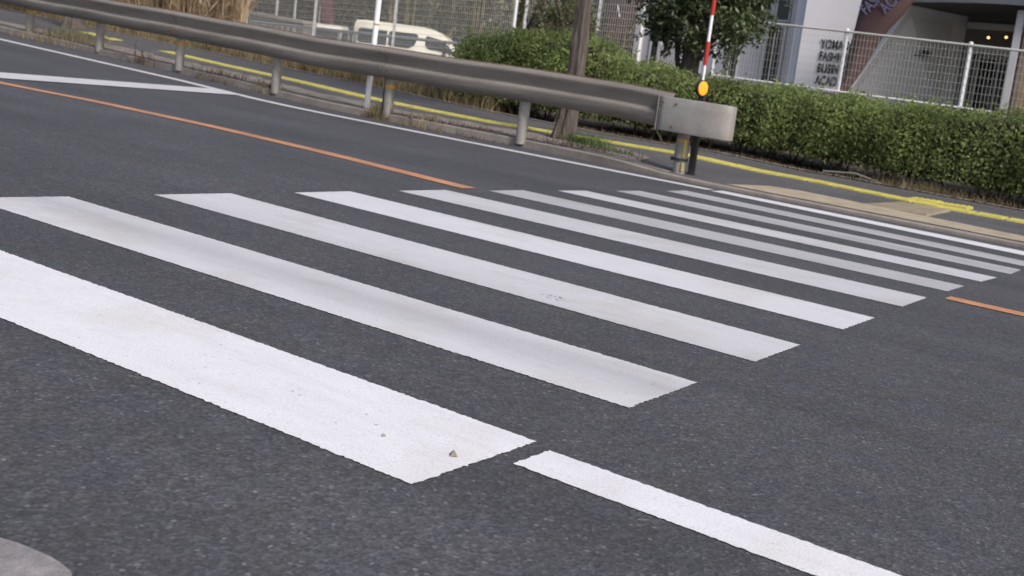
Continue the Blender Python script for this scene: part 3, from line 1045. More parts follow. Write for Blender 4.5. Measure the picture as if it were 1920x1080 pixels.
# end piece: smooth panel folded round a bull nose
zc = Z(-3.5, 8.78) + .395
out = []
for x in np.linspace(-3.92, -3.27, 10): out.append((x, 8.612 - .012 * math.sin((x + 3.92) / .65 * 3.1)))
out = [q for q in out if q[0] < -3.5]
for a in np.linspace(0, 84, 16):
    out.append((-3.48 + .31 * math.sin(math.radians(a)), 8.735 - .125 * math.cos(math.radians(a)) ** .9))
for a in np.linspace(0, 90, 8):
    out.append((-3.195 + .025 * math.cos(math.radians(a)), 8.78 + .035 * math.sin(math.radians(a))))
for x in np.linspace(-3.25, -3.75, 6): out.append((x, 8.815))
mb = MB()
vs, fs = [], []
pf = [(.018, 0), (.004, .006), (0, .02), (0, .12), (0, .24), (0, .315), (.004, .328), (.018, .334)]
cx_, cy_ = -3.4, 8.712
for (x, y) in out:
    for ins, h in pf:
        dx, dy = cx_ - x, cy_ - y
        if x < -3.24: dx = 0
        L = math.hypot(dx, dy) or 1
        vs.append((x + dx / L * ins, y + dy / L * ins, zc + h - .0365 * (x + 3.5)))
m = len(pf)
for i in range(len(out) - 1):
    for j in range(m - 1): fs.append((i * m + j, (i + 1) * m + j, (i + 1) * m + j + 1, i * m + j + 1))
mb.add(vs, fs)
cap = mb.build('end_cap', M_['cap'], root, smooth=True)
sol = cap.modifiers.new('s', 'SOLIDIFY')
sol.thickness = .004
for (xx, hh) in ((-3.87, .29), (-3.72, .28), (-3.74, .06)):
    mb = MB()
    mb.tube([(xx, 8.612, zc + hh), (xx, 8.594, zc + hh)], .012, 8)
    mb.build('bolt', M_['rust'], cap)
mb = MB()
mb.tube([(-3.915, 8.600, zc + .0 + .015), (-3.915, 8.600, zc + .334 + .015)], .006, 6)
mb.build('seam_edge', M_['steel'], cap)
for i, (x, y) in enumerate(RP):
    z0 = Z(x, y)
    mb = MB()
    tp = .60 if i else .52
    mb.tube([(x, y, z0 - .05), (x, y, z0 + tp), (x, y, z0 + tp + .02)], [.06, .06, .045], 18)
    po = mb.build('post', M_['post'], root, smooth=True)
    mb = MB()
    mb.box(x - .035, x + .035, y - .09, y - .04, z0 + .44, z0 + .60)
    mb.build('bracket', M_['steel'], root)
    if i % 2 == 0:
        mb = MB()
        mb.tube([(x, y, z0 + .29), (x, y, z0 + .335)], .0625, 18)
        mb.build('amber_band', M_['amber'], po, smooth=True)
        if i:
            mb = MB()
            mb.tube([(x - .085, y + .02, z0 - .03), (x - .085, y + .02, z0 + .42)], .022, 10)  # black tube standing in for the shaded left side of the post
            mb.build('post_side_shade', M_['black'], po)
# first post: wrapped in a sleeve with a clamp
x, y = RP[0]
z0 = Z(x, y)
mb = MB()
mb.tube([(x, y, z0 + .13), (x, y, z0 + .31)], .068, 18)
mb.build('sleeve', M_['post'], root, smooth=True)
mb = MB()
mb.tube([(x, y, z0 + .125), (x, y, z0 + .15)], .074, 18)
mb.box(x - .10, x - .07, y - .02, y + .02, z0 + .12, z0 + .155)
mb.build('clamp', M_['black'], root, smooth=True)
mb = MB()
mb.box(x + .045, x + .062, y - .062, y - .04, z0 + .16, z0 + .33)
mb.box(x + .045, x + .062, y - .062, y - .04, z0 + .03, z0 + .11)
mb.build('yellow_strip', M_['yellow'], root)

# delineator pole beside the rail end
px, py = -3.585, 8.865
z0 = Z(px, py)
root = thing('delineator_pole', (px, py, z0), 'red and white striped marker pole on a dark post at the guardrail end', 'marker pole')
mb = MB()
mb.box(px - .028, px + .028, py - .03, py + .03, z0 - .02, 1.02)
mb.box(px - .035, px + .022, py - .036, py + .036, 1.0, 1.10)
mb.build('dark_post', M_['black'], root, bevel=.004)
segs = [(1.08, 1.165, 'white_metal', .013), (1.16, 1.255, 'white_metal', .015), (1.25, 1.475, 'red', .021), (1.47, 1.735, 'white_metal', .016), (1.73, 1.96, 'red', .021), (1.955, 2.2, 'white_metal', .016)]
for k, (a, c_, mt, r_) in enumerate(segs):
    mb = MB()
    xo = -.018
    mb.tube([(px + xo, py, a), (px + xo, py, c_)], r_, 14)
    mb.build('red_band' if mt == 'red' else 'white_band', M_[mt], root, smooth=True)
mb = MB()
cz = 1.025
mb.tube([(px - .006, py - .056, cz), (px + .024, py - .063, cz)], [.080, .078], 28)
rf = mb.build('reflector_rim', M_['black'], root, smooth=True)
mb = MB()
mb.tube([(px + .0242, py - .063, cz), (px + .034, py - .0653, cz), (px + .039, py - .0665, cz)], [.068, .066, .04], 28)
mb.build('reflector', M_['reflector'], root, smooth=True)

# white pole
px, py = -7.90, 8.955
root = thing('white_pole', (px, py, Z(px, py)), 'slim white pole rising behind the guardrail next to an amber banded post', 'pole')
mb = MB()
mb.tube([(px - .02, py, Z(px, py) - .02), (px + .01, py, 1.7), (px + .03, py, 3.4)], .034, 14)
mb.build('pole', M_['white_metal'], root, smooth=True)
mb = MB()
mb.tube([(px + .005, py, 1.36), (px + .006, py, 1.375)], .037, 14)
mb.build('clip', M_['amber'], root)


# ------------------------------------------------------------------ mesh fences
def fence(name, lab, xs, y, zt, zb, top_rail, bottom_rail, ground, mesh_x=None, dv=.06, dh=.13, r=.0018, bar=None, post_r=.034):
    ox = sum(xs) / len(xs)
    root = thing(name, (ox, y, ground), lab, 'fence')
    for x in xs:
        mb = MB()
        mb.tube([(x, y, ground - .1), (x, y, zt(x) + .04), (x, y, zt(x) + .055)], [post_r, post_r, post_r * .6], 10)
        mb.build('fence_post', M_['white_metal'], root, smooth=True)
    x0, x1 = mesh_x or (xs[0], xs[-1])
    mb = MB()
    n = int((x1 - x0) / dv)
    for i in range(n + 1):
        x = x0 + i * dv
        mb.box(x - r, x + r, y - .035 - r, y - .035 + r, zb(x), zt(x))
    k = int((zt(x0) - zb(x0)) / dh)
    m = 12
    for j in range(k + 1):
        for i in range(m):
            xa, xb = x0 + (x1 - x0) * i / m, x0 + (x1 - x0) * (i + 1) / m
            za, zb_ = zb(xa) + j * dh, zb(xb) + j * dh
            rr_ = r * 1.15
            mb.add([(xa, y - .04 - rr_, za - rr_), (xb, y - .04 - rr_, zb_ - rr_), (xb, y - .04 - rr_, zb_ + rr_), (xa, y - .04 - rr_, za + rr_), (xa, y - .04 + rr_, za + rr_), (xb, y - .04 + rr_, zb_ + rr_)],
                   [(0, 1, 2, 3), (3, 2, 5, 4)])
    mb.build('mesh_panel', M_['mesh'], root)
    for flag, f, nm, rr_ in ((top_rail, zt, 'top_rail', .019), (bottom_rail, zb, 'bottom_rail', .017)):
        if flag:
            mb = MB()
            mb.tube([(x0, y - .03, f(x0)), (x1, y - .03, f(x1))], rr_, 8)
            mb.build(nm, M_['mesh'] if nm == 'top_rail' else M_['white_metal'], root, smooth=True)
    return root


fence('mesh_fence', 'low white mesh fence behind the hedge in front of the lettered wall', [-7.52, -5.2, -3.2, -1.1, 1.0], 17.7,
      lambda x: 2.245 - .035 * x, lambda x: 1.285 - .030 * x, True, True, LOT, mesh_x=(-7.52, 1.0), dh=.125)
fence('mesh_fence', 'tall white mesh fence around the parking lot, in front of the van', [-19.36, -17.21, -14.91, -11.87], 17.7,
      lambda x: 3.35, lambda x: LOT + .05, False, False, LOT, dv=.05, dh=.125, r=.0031)
fence('mesh_fence', 'tall mesh fence with grey posts between the bare trunk and the pale building', [-11.72, -10.06, -9.12], 17.85,
      lambda x: 2.72 if x > -9.2 else 3.35, lambda x: LOT + .05, False, False, LOT, dv=.05, dh=.125, r=.0031)
root = thing('pipe_barrier', (-16.2, 18.0, LOT), 'grey horizontal pipe barrier behind the tall mesh fence of the lot', 'barrier')
mb = MB()
mb.tube([(-19.5, 18.0, 1.70), (-16, 18.0, 1.675), (-12.2, 18.0, 1.63)], .033, 10)
mb.build('rail', M_['grey_metal'], root, smooth=True)
for x in (-19.4, -16.72, -16.24, -12.4):
    mb = MB()
    mb.tube([(x, 18.0, LOT - .05), (x, 18.0, 1.67)], .035, 8)
    mb.build('leg', M_['grey_metal'], root, smooth=True)


# ------------------------------------------------------------------ building
def text_mesh(word, size, loc, rot, mat, name, parent, xs=1, thick=.006, off=.0):
    cu = bpy.data.curves.new('t', 'FONT')
    cu.body = word
    cu.size = size
    cu.extrude = thick
    cu.offset = off
    cu.space_character = 1.02
    o = bpy.data.objects.new('t', cu)
    COL.objects.link(o)
    bpy.context.view_layer.update()
    dg = bpy.context.evaluated_depsgraph_get()
    me = bpy.data.meshes.new_from_object(o.evaluated_get(dg))
    bpy.data.objects.remove(o)
    me.transform(Matrix.Diagonal((xs, 1, 1, 1)))
    me.materials.clear()
    me.materials.append(mat)
    r = bpy.data.objects.new(name, me)
    COL.objects.link(r)
    r.parent = parent
    r.rotation_euler = rot
    L = parent.location if parent.parent is None else parent.parent.location
    r.location = Vector(loc) - Vector(L)
    return r


B = thing('academy_building', (-6.5, 21.3, LOT), 'pale grey and white building with lettered wall and sheltered entrance', 'building')


def part(name, mat, boxes, parent=None, bevel=0):
    mb = MB()
    for b_ in boxes: mb.box(*b_)
    return mb.build(name, mat, parent or B, bevel=bevel)


part('wall', M_['wallb'], [(-11.05, -7.25, 21.5, 26, LOT - .1, 6.5)])
part('pillar', M_['trim'], [(-7.62, -7.52, 21.38, 21.497, LOT, 6.4)])
part('pillar', M_['wallg'], [(-7.50, -7.21, 21.3, 21.496, LOT, 6.4)])
mb = MB()
mb.prism([(-7.2, 1.53), (-6.112, 1.53), (-5.125, 3.36), (-5.125, 6.45), (-7.2, 6.45)], 'y', 21.0, 21.06)
mb.box(-7.2, -6.3, 21.062, 26.1, 1.53, 6.45)
mb.build('lettered_wall', M_['wallw'], B)
part('plinth', M_['plinth'], [(-7.19, -6.35, 20.97, 21.6, LOT - .1, 1.527)])
for word, z in (('YOMADA', 2.365), ('FASHION', 2.13), ('BUSINESS', 1.895), ('ACADEMY', 1.66)):
    text_mesh(word, .245, (-6.775, 20.985, z), (math.pi / 2, 0, 0), M_['ink'], 'lettering', B, xs=.64, off=.006)


def window(x0, x1, z0, z1, y=21.5, mull=1, nm='window'):
    mb = MB()
    t_ = .035
    mb.box(x0 - t_, x1 + t_, y - .03, y - .002, z0 - t_, z0)
    mb.box(x0 - t_, x1 + t_, y - .03, y - .002, z1, z1 + t_)
    mb.box(x0 - t_, x0, y - .029, y - .002, z0, z1)
    mb.box(x1, x1 + t_, y - .029, y - .002, z0, z1)
    for k in range(mull):
        c_ = x0 + (x1 - x0) * (k + 1) / (mull + 1)
        mb.box(c_ - .014, c_ + .014, y - .028, y - .012, z0, z1)
    w = mb.build(nm, M_['trim'], B)
    mb = MB()
    mb.box(x0, x1, y - .012, y - .004, z0, z1)
    mb.build('pane', M_['glass'], w)


window(-8.12, -7.78, 1.62, 2.76)
window(-7.98, -7.72, 2.90, 3.30, mull=0)
window(-8.86, -8.70, 1.62, 2.33, mull=0)
window(-10.0, -9.55, 1.55, 2.4, mull=1)
window(-8.9, -8.6, 2.9, 3.4, mull=0)
window(-10.75, -10.55, 1.3, 2.5, mull=0)
part('sill', M_['trim'], [(-8.9, -7.55, 21.40, 21.497, 1.50, 1.545)])
part('corner_board', M_['trim'], [(-11.12, -10.98, 21.35, 21.498, LOT, 6.3)])
# sloping side wall of the entrance, its pale edge, the back wall
mb = MB()
A = [(-6.42, 21.0, LOT), (-4.56, 23.2, LOT), (-4.62, 23.2, 3.5), (-5.12, 21.0, 3.36)]
mb.add(A + [(x - .14, y + .06, z) for x, y, z in A], [(0, 1, 2, 3), (7, 6, 5, 4), (0, 4, 5, 1), (1, 5, 6, 2), (2, 6, 7, 3), (3, 7, 4, 0)])
mb.build('entrance_side_wall', M_['wallg'], B)
mb = MB()
e0, e1 = Vector((-6.44, 20.965, LOT)), Vector((-5.12, 20.965, 3.40))
mb.add([e0, e0 + Vector((.055, 0, 0)), e1 + Vector((.055, 0, 0)), e1, e0 + Vector((0, .03, 0)), e0 + Vector((.055, .03, 0)), e1 + Vector((.055, .03, 0)), e1 + Vector((0, .03, 0))],
       [(0, 1, 2, 3), (7, 6, 5, 4), (0, 4, 5, 1), (1, 5, 6, 2), (2, 6, 7, 3), (3, 7, 4, 0)])
mb.build('wall_edge_trim', M_['wallw'], B)
part('entrance_back_wall', M_['walld'], [(-4.64, 1.5, 23.2, 23.4, LOT, 3.9)])
part('beam', M_['wallg'], [(-4.5, -1.8, 23.1, 23.198, 2.64, 2.80)])
dr = thing  # doors are parts of the building
mb = MB()
for x0_ in (-4.26, -3.87, -3.50):
    mb.box(x0_, x0_ + .05, 23.08, 23.16, LOT, 2.63)
mb.box(-4.26, -3.455, 23.085, 23.155, LOT, LOT + .12)
mb.box(-4.26, -3.455, 23.085, 23.155, 2.56, 2.627)
dfr = mb.build('glass_door', M_['trim'], B)
mb = MB()
mb.box(-4.2, -3.47, 23.11, 23.13, LOT + .12, 2.56)
mb.build('pane', M_['glass'], dfr)
mb = MB()
mb.tube([(-3.92, 23.03, 1.65), (-3.92, 23.03, 2.05)], .014, 8)
mb.build('handle', M_['chrome'], dfr)
for xx, zz_ in ((-4.13, 2.98), (-3.80, 3.01)):
    mb = MB()
    mb.tube([(xx, 23.17, zz_ + .01), (xx, 23.10, zz_)], .045, 14)
    l_ = mb.build('wall_lamp', M_['black'], B)
    mb = MB()
    mb.tube([(xx, 23.1, zz_), (xx, 23.07, zz_), (xx, 23.06, zz_)], [.026, .024, .012], 12)
    mb.build('bulb', M_['lamp'], l_)
# canopy: dark soffit and blue grey fascia, slightly arched
mb = MB()
vs, fs = [], []
nx = 14
for i in range(nx + 1):
    x = -5.25 + 6.5 * i / nx
    arch = .07 * math.sin(math.pi * min(1, i / 8))
    vs += [(x, 20.3, 3.26 + arch), (x, 23.35, 3.38), (x, 23.35, 3.62), (x, 20.3, 3.29 + arch)]
for i in range(nx):
    for j in range(4): fs.append((i * 4 + j, i * 4 + (j + 1) % 4, i * 4 + 4 + (j + 1) % 4, i * 4 + 4 + j))
fs += [(0, 1, 2, 3), (nx * 4 + 3, nx * 4 + 2, nx * 4 + 1, nx * 4)]
mb.add(vs, fs)
cn = mb.build('canopy', M_['soffit'], B)
mb = MB()
vs, fs = [], []
for i in range(nx + 1):
    x = -5.25 + 6.5 * i / nx
    arch = .07 * math.sin(math.pi * min(1, i / 8))
    vs += [(x, 20.22, 3.24 + arch), (x, 20.296, 3.24 + arch), (x, 20.296, 3.66 + arch), (x, 20.22, 3.66 + arch)]
for i in range(nx):
    for j in range(4): fs.append((i * 4 + j, i * 4 + (j + 1) % 4, i * 4 + 4 + (j + 1) % 4, i * 4 + 4 + j))
fs += [(0, 1, 2, 3), (nx * 4 + 3, nx * 4 + 2, nx * 4 + 1, nx * 4)]
mb.add(vs, fs)
mb.build('fascia', M_['fascia'], cn)
part('lintel', M_['wallg'], [(-4.58, -1.8, 23.1, 23.198, 3.14, 3.26)])
part('column', M_['trim'], [(-3.15, -3.02, 20.44, 20.57, LOT, 3.25)], bevel=.01)
part('brick_wall', M_['brick'], [(-2.90, .8, 20.5, 20.75, LOT, 3.2)])
part('downpipe', M_['plinth'], [(-2.98, -2.905, 20.46, 20.55, LOT, 3.2)])
# small camera on the side wall
sc_ = thing('security_camera', (-4.93, 21.9, 2.5), 'small dark camera bracketed on the grey entrance side wall', 'camera')
mb = MB()
mb.box(-5.16, -4.88, 21.75, 21.79, 2.42, 2.46)
mb.build('bracket', M_['black'], sc_)
mb = MB()
mb.box(-5.02, -4.86, 21.7, 21.84, 2.44, 2.53)
mb.build('housing', M_['black'], sc_, bevel=.006)


# sail-like brown banners
def sail(lab, left, right, y, seed):
    n = 14
    Lx = [p[0] for p in left]; Lz = [p[1] for p in left]
    Rx = [p[0] for p in right]; Rz = [p[1] for p in right]
    zs = np.linspace(min(Lz[0], Rz[0]), max(Lz[-1], Rz[-1]), n)
    root = thing('brown_banner', ((Lx[0] + Rx[0]) / 2, y, LOT), lab, 'banner')
    mb = MB()
    vs, fs = [], []
    m = 8
    for z in zs:
        a = np.interp(z, Lz, Lx); c_ = np.interp(z, Rz, Rx)
        for j in range(m + 1):
            t_ = j / m
            vs.append((a + (c_ - a) * t_, y - .12 * math.sin(math.pi * t_) - .02 * math.sin(6 * t_ + z * 3), z))
    for i in range(n - 1):
        for j in range(m):
            a = i * (m + 1) + j
            fs.append((a, a + 1, a + m + 2, a + m + 1))
    mb.add(vs, fs)
    c_ = mb.build('cloth', M_['brown'], root, smooth=True)
    s_ = c_.modifiers.new('s', 'SOLIDIFY')
    s_.thickness = .008
    mb = MB()
    mb.tube([(np.interp(z, Lz, Lx), y + .01, z) for z in zs], .014, 6)
    mb.build('edge_rope', M_['black'], root)
    return root


bn = sail('large brown sail banner with purple lettering beside the lettered white wall',
          [(-6.0, 1.1), (-5.95, 1.52), (-5.92, 1.74), (-5.88, 2.14), (-5.83, 2.63), (-5.77, 3.31), (-5.66, 4.2)],
          [(-5.99, 1.1), (-5.79, 1.55), (-5.66, 1.77), (-5.49, 2.10), (-5.33, 2.49), (-5.14, 2.80), (-4.94, 3.05), (-4.78, 3.4), (-4.5, 4.2)], 20.0, 1)
text_mesh('FASHION', .30, (-5.62, 19.86, 2.93), (math.pi / 2, math.radians(-50), 0), M_['purple'], 'lettering', bn, xs=.62, thick=.003, off=.004)
text_mesh('ACADEMY', .30, (-5.27, 19.86, 2.98), (math.pi / 2, math.radians(-50), 0), M_['purple'], 'lettering', bn, xs=.62, thick=.003, off=.004)
b2 = sail('smaller plain brown sail banner just right of the bare trunk',
          [(-11.3, 1.2), (-11.27, 1.98), (-11.14, 2.92), (-11.0, 3.8)], [(-11.1, 1.2), (-10.86, 1.95), (-10.62, 2.35), (-10.3, 2.9), (-9.9, 3.8)], 20.0, 2)
mb = MB()
mb.tube([(-10.82, 19.86, 2.84), (-10.73, 19.86, 2.58)], .01, 6)
mb.build('cord', M_['white_metal'], b2)

# odds and ends in front of the building
root = thing('stone_post', (-6.80, 15.6, TZ(-6.8, 15.6)), 'short concrete post with a flat cap behind the marker pole', 'post')
mb = MB()
mb.box(-6.87, -6.75, 15.54, 15.66, TZ(-6.8, 15.6) - .1, 1.39)
mb.build('shaft', M_['grey_metal'], root, bevel=.006)
mb = MB()
mb.box(-6.91, -6.71, 15.5, 15.7, 1.392, 1.43)
mb.build('cap', M_['trim'], root, bevel=.006)
root = thing('utility_box', (-7.45, 15.9, TZ(-7.45, 15.9)), 'small grey utility box among the hedge tops left of the evergreen', 'utility box')
mb = MB()
mb.box(-7.58, -7.34, 15.8, 16.0, TZ(-7.4, 15.9) - .05, 1.42)
mb.build('body', M_['grey_metal'], root, bevel=.01)
mb = MB()
mb.box(-7.60, -7.32, 15.78, 16.02, 1.422, 1.445)
mb.build('lid', M_['trim'], root)
root = thing('white_gate', (-8.85, 18.6, LOT), 'white corrugated gate panel beside the building corner', 'gate')
mb = MB()
for k in range(9):
    x = -9.02 + k * .05
    mb.box(x, x + .034, 18.58, 18.615, LOT, 2.05 - .01 * k)
mb.box(-9.02, -8.57, 18.616, 18.64, LOT, 1.98)
mb.build('panel', M_['trim'], root)
mb = MB()
mb.box(-9.10, -9.05, 18.56, 18.64, LOT, 2.95)
mb.box(-9.16, -8.98, 18.5, 18.7, 2.75, 3.1)
mb.build('gate_post', M_['trim'], root)

# left part of the lot: wall, thin posts, maroon banner
root = thing('concrete_wall', (-32, 31, LOT), 'low grey concrete wall with a row of buttresses at the far left of the lot', 'wall')
mb = MB()
mb.add([(-38, 30.5, LOT), (-30.4, 31, LOT), (-30.4, 31, 2.45), (-33.2, 30.8, 2.62), (-38, 30.5, 3.2), (-38, 31.2, LOT), (-30.4, 31.7, LOT), (-30.4, 31.7, 2.45), (-33.2, 31.5, 2.62), (-38, 31.2, 3.2)],
       [(0, 1, 2, 3, 4), (9, 8, 7, 6, 5), (0, 5, 6, 1), (1, 6, 7, 2), (2, 7, 8, 3), (3, 8, 9, 4), (4, 9, 5, 0)])
mb.build('body', M_['lot'], root)
mb = MB()
for k in range(9):
    x = -33.2 + k * .30
    mb.add([(x, 30.75, LOT), (x + .12, 30.75, LOT), (x + .02, 30.86, 2.35), (x - .10, 30.86, 2.35), (x, 30.98, LOT), (x + .12, 30.98, LOT), (x + .02, 30.98, 2.35), (x - .10, 30.98, 2.35)],
           [(0, 1, 2, 3), (7, 6, 5, 4), (0, 4, 5, 1), (1, 5, 6, 2), (2, 6, 7, 3), (3, 7, 4, 0)])
mb.build('buttress', M_['walld'], root)
mb = MB()
mb.add([(-33.2, 30.7, 2.60), (-30.4, 30.9, 2.43), (-30.4, 30.9, 2.53), (-33.2, 30.7, 2.70), (-33.2, 31.5, 2.63), (-30.4, 31.7, 2.46), (-30.4, 31.7, 2.55), (-33.2, 31.5, 2.72)],
       [(0, 1, 2, 3), (7, 6, 5, 4), (0, 4, 5, 1), (1, 5, 6, 2), (2, 6, 7, 3), (3, 7, 4, 0)])
mb.build('coping', M_['concrete'], root)
for x, lab in ((-33.1, 'left one of two thin pale posts above the far concrete wall'), (-32.11, 'right one of two thin pale posts above the far concrete wall')):
    mb = MB()
    mb.tube([(x, 32.2, LOT), (x, 32.2, 4.2), (x, 32.2, 4.25)], [.05, .05, .02], 8)
    tag(mb.build('thin_post', M_['grey_metal'], smooth=True), lab, 'post', 'thin posts behind the far wall')
root = thing('maroon_banner', (-42.4, 45, LOT), 'dull maroon banner on a pole in the dark part of the lot', 'banner')
mb = MB()
mb.tube([(-42.9, 45, LOT), (-42.9, 45, 5.2)], .03, 8)
mb.build('pole', M_['grey_metal'], root)
mb = MB()
vs = [(-42.87 + .95 * i / 5, 45 + .04 * math.sin(i * 1.4 + j), 3.0 + 2.1 * j / 6) for j in range(7) for i in range(6)]
mb.add(vs, [(j * 6 + i, j * 6 + i + 1, j * 6 + i + 7, j * 6 + i + 6) for j in range(6) for i in range(5)])
o = mb.build('cloth', M_['maroon'], root, smooth=True)
o.modifiers.new('s', 'SOLIDIFY').thickness = .01


# ------------------------------------------------------------------ vehicles
def van(lab, loc, rz, L, Wd, prof_, side_glass, H_, arches, screen, nose, paint_='vanwhite'):
    root = thing('parked_van', loc, lab, 'van', None, rz)
    # body: lofted across the width with tumblehome above the waist
    mb = MB()
    n = len(prof_)
    secs = [(-.5, .94), (-.485, .985), (-.44, 1.0), (.44, 1.0), (.485, .985), (.5, .94)]
    vs, fs = [], []
    for s_, k in secs:
        for (x, z) in prof_:
            tum = 1 - .10 * max(0, z - 1.0)
            cx = x * (1 if k == 1 else (1 - (1 - k) * .3))
            cz = z if k == 1 or z < .6 else z - (1 - k) * .9 * (z - .6) / (H_ - .6)
            vs.append((cx, s_ * Wd * tum, cz))
    for i in range(len(secs) - 1):
        for j in range(n):
            fs.append((i * n + j, i * n + (j + 1) % n, (i + 1) * n + (j + 1) % n, (i + 1) * n + j))
    fs.append(tuple(range(n)))
    fs.append(tuple(reversed(range((len(secs) - 1) * n, len(secs) * n))))
    mb.add(vs, fs)
    mb.build('body', M_[paint_], root, smooth=True, local=True)
    for sd_ in (-1, 1):
        for poly in side_glass:
            mb = MB()
            a = []
            for (x, z) in poly:
                tum = 1 - .10 * max(0, z - 1.0)
                a.append((x, sd_ * Wd * .497 * tum + sd_ * .006, z))
            b_ = [(x, y - sd_ * .02, z) for x, y, z in a]
            k = len(a)
            mb.add(a + b_, [tuple(range(k)), tuple(reversed(range(k, 2 * k)))] + [(i, i + k, (i + 1) % k + k, (i + 1) % k) for i in range(k)])
            mb.build('side_window', M_['glass'], root, local=True)
        for ax in arches:
            mb = MB()
            yy = sd_ * Wd * .44
            mb.tube([(ax, yy - .09, .31), (ax, yy - .08, .31), (ax, yy + .08, .31), (ax, yy + .09, .31)], [.28, .31, .31, .28], 24)
            w_ = mb.build('wheel', M_['tyre'], root, smooth=True, local=True)
            mb = MB()
            mb.tube([(ax, yy + sd_ * .088, .31), (ax, yy + sd_ * .098, .31)], .18, 16)
            mb.build('rim', M_['chrome'], w_, smooth=True, local=True)
        mb = MB()
        mb.box(L / 2 - .22, L / 2 - .02, sd_ * Wd * .36 - .14, sd_ * Wd * .36 + .14, .72, .92)
        mb.build('headlight', M_['chrome'], root, local=True, bevel=.02)
        mb = MB()
        mb.box(L / 2 - 1.15, L / 2 - 1.0, sd_ * (Wd / 2 + .13) - .1, sd_ * (Wd / 2 + .13) + .1, 1.12, 1.32)
        mb.build('mirror', M_['black'], root, local=True, bevel=.02)
        mb = MB()
        mb.box(-.02, .18, sd_ * Wd * .5 - .02, sd_ * Wd * .5 + .02, 1.02, 1.07)
        mb.build('door_handle', M_['black'], root, local=True)
    mb = MB()
    (x0, z0_), (x1, z1_) = screen
    w0, w1 = Wd * .44, Wd * .38
    dn = Vector((z1_ - z0_, 0, -(x1 - x0))).normalized() * .02
    q = [Vector((x0, -w0, z0_)), Vector((x0, w0, z0_)), Vector((x1, w1, z1_)), Vector((x1, -w1, z1_))]
    mb.add([p + dn for p in q] + [p - dn for p in q], [(0, 1, 2, 3), (7, 6, 5, 4), (0, 4, 5, 1), (1, 5, 6, 2), (2, 6, 7, 3), (3, 7, 4, 0)])
    mb.build('windscreen', M_['glass'], root, local=True)
    mb = MB()
    mb.box(-L / 2 - .012, -L / 2 + .03, -Wd * .36, Wd * .36, 1.15, 1.75 if H_ > 2 else 1.5)
    mb.build('rear_window', M_['glass'], root, local=True)
    mb = MB()
    mb.box(L / 2 - .1, L / 2 + .05, -Wd * .46, Wd * .46, .28, .52)
    mb.build('bumper', M_[paint_], root, local=True, bevel=.03)
    return root


L = 5.3
hp = [(-L / 2 + .02, .3), (L / 2 - .02, .3), (L / 2, .55), (L / 2 - .03, .85), (L / 2 - .22, 1.04), (L / 2 - .5, 1.34), (L / 2 - .82, 1.68), (L / 2 - 1.2, 1.98), (L / 2 - 1.6, 2.17), (L / 2 - 2.1, 2.27),
      (-L / 2 + .5, 2.30), (-L / 2 + .08, 2.27), (-L / 2 - .0, 2.1), (-L / 2 - .02, 1.2)]
gl = [[(L / 2 - .60, 1.22), (L / 2 - 1.02, 1.62), (L / 2 - 1.35, 1.80), (L / 2 - 1.95, 1.90), (L / 2 - 2.04, 1.78), (L / 2 - 2.0, 1.48), (L / 2 - 1.85, 1.34)],
      [(L / 2 - 2.34, 1.80), (L / 2 - 2.42, 1.93), (-.95, 1.95), (-1.02, 1.87), (-1.02, 1.34), (-.9, 1.28), (L / 2 - 2.75, 1.28), (L / 2 - 2.50, 1.42)],
      [(-1.12, 1.93), (-2.35, 1.94), (-2.45, 1.86), (-2.45, 1.38), (-2.35, 1.30), (-1.12, 1.30)]]
van('cream white high-roof van parked side-on behind the mesh fence', (-32.3, 40.12, LOT - .02), math.radians(27), L, 1.84, hp, gl, 2.3, (-1.55, L / 2 - .78), ((L / 2 - .25, 1.06), (L / 2 - .78, 1.66)), .4)
L2 = 3.4
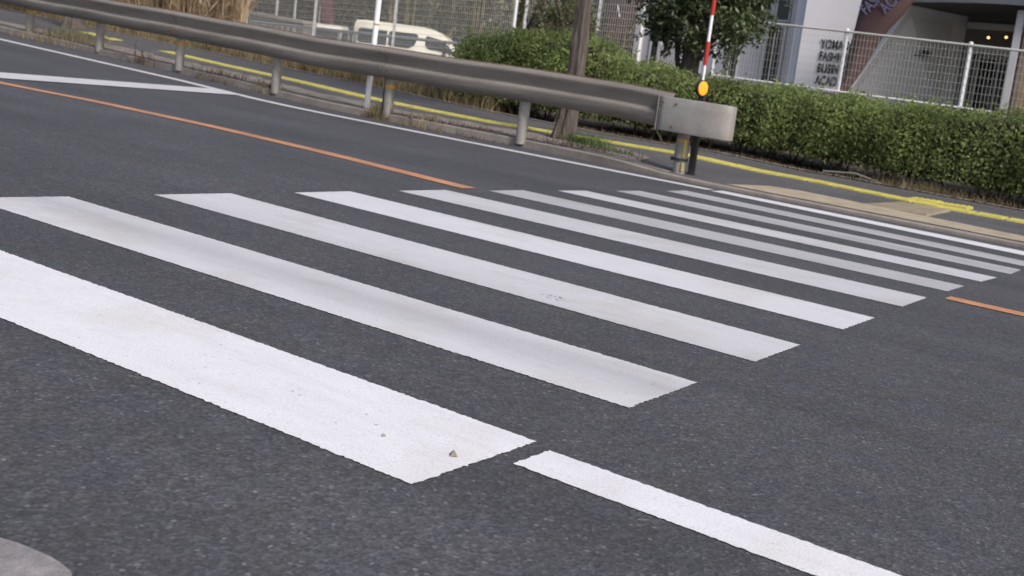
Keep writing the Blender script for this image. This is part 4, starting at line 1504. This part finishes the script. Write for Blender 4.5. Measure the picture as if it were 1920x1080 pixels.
hp2 = [(-L2 / 2, .25), (L2 / 2, .25), (L2 / 2 + .02, .6), (L2 / 2 - .1, .95), (L2 / 2 - .35, 1.1), (L2 / 2 - .75, 1.62), (L2 / 2 - 1.0, 1.76), (-L2 / 2 + .4, 1.84), (-L2 / 2 + .08, 1.78), (-L2 / 2, 1.3)]
gl2 = [[(L2 / 2 - .55, 1.05), (L2 / 2 - .95, 1.6), (.1, 1.62), (.1, 1.05)], [(.02, 1.05), (.02, 1.62), (-L2 / 2 + .35, 1.6), (-L2 / 2 + .25, 1.05)]]
van('small white minivan half hidden behind the fence, left of the high-roof van', (-32.9, 35.0, LOT - .05), math.radians(-55), L2, 1.5, hp2, gl2, 1.84, (-1.1, 1.1), ((L2 / 2 - .3, 1.08), (L2 / 2 - .72, 1.6)), .3)

van('dark navy van parked behind the gap between the two white vans', (-40.3, 44.2, LOT - .05), math.radians(-48), L, 1.8, hp, gl, 2.3, (-1.55, L / 2 - .78), ((L / 2 - .25, 1.06), (L / 2 - .78, 1.66)), .4, 'navy')

# little stones and scuffs on the road
mb = MB()
for i in range(26):
    a = random.uniform(0, 6.28)
    rd = random.uniform(.018, .04)
    x, y, q = -.88 + rd * 1.3 * math.cos(a), 1.93 + rd * math.sin(a), random.uniform(.003, .007)
    zq = G(x) + .0045
    mb.add([(x - q, y, zq), (x, y - q * .6, zq), (x + q, y + q * .3, zq), (x, y + q * .8, zq)], [(0, 1, 2, 3)])
tag(mb.build('scuff_mark', M_['grey_metal']), 'small grey round scuff mark on the third zebra stripe', 'scuff', kind='stuff')
mb = MB()
for (x, y, r_) in ((-.05, .20, .011), (-.21, .165, .006)):
    mb.add([(x - r_, y, .004 + G(x)), (x, y - r_, .004 + G(x)), (x + r_, y, .004 + G(x)), (x, y + r_, .004 + G(x)), (x, y, G(x) + .004 + r_ * 1.1)], [(0, 1, 4), (1, 2, 4), (2, 3, 4), (3, 0, 4), (3, 2, 1, 0)])
tag(mb.build('pebbles', M_['concrete']), 'two tiny pebbles lying on the nearest zebra stripe', 'pebbles')
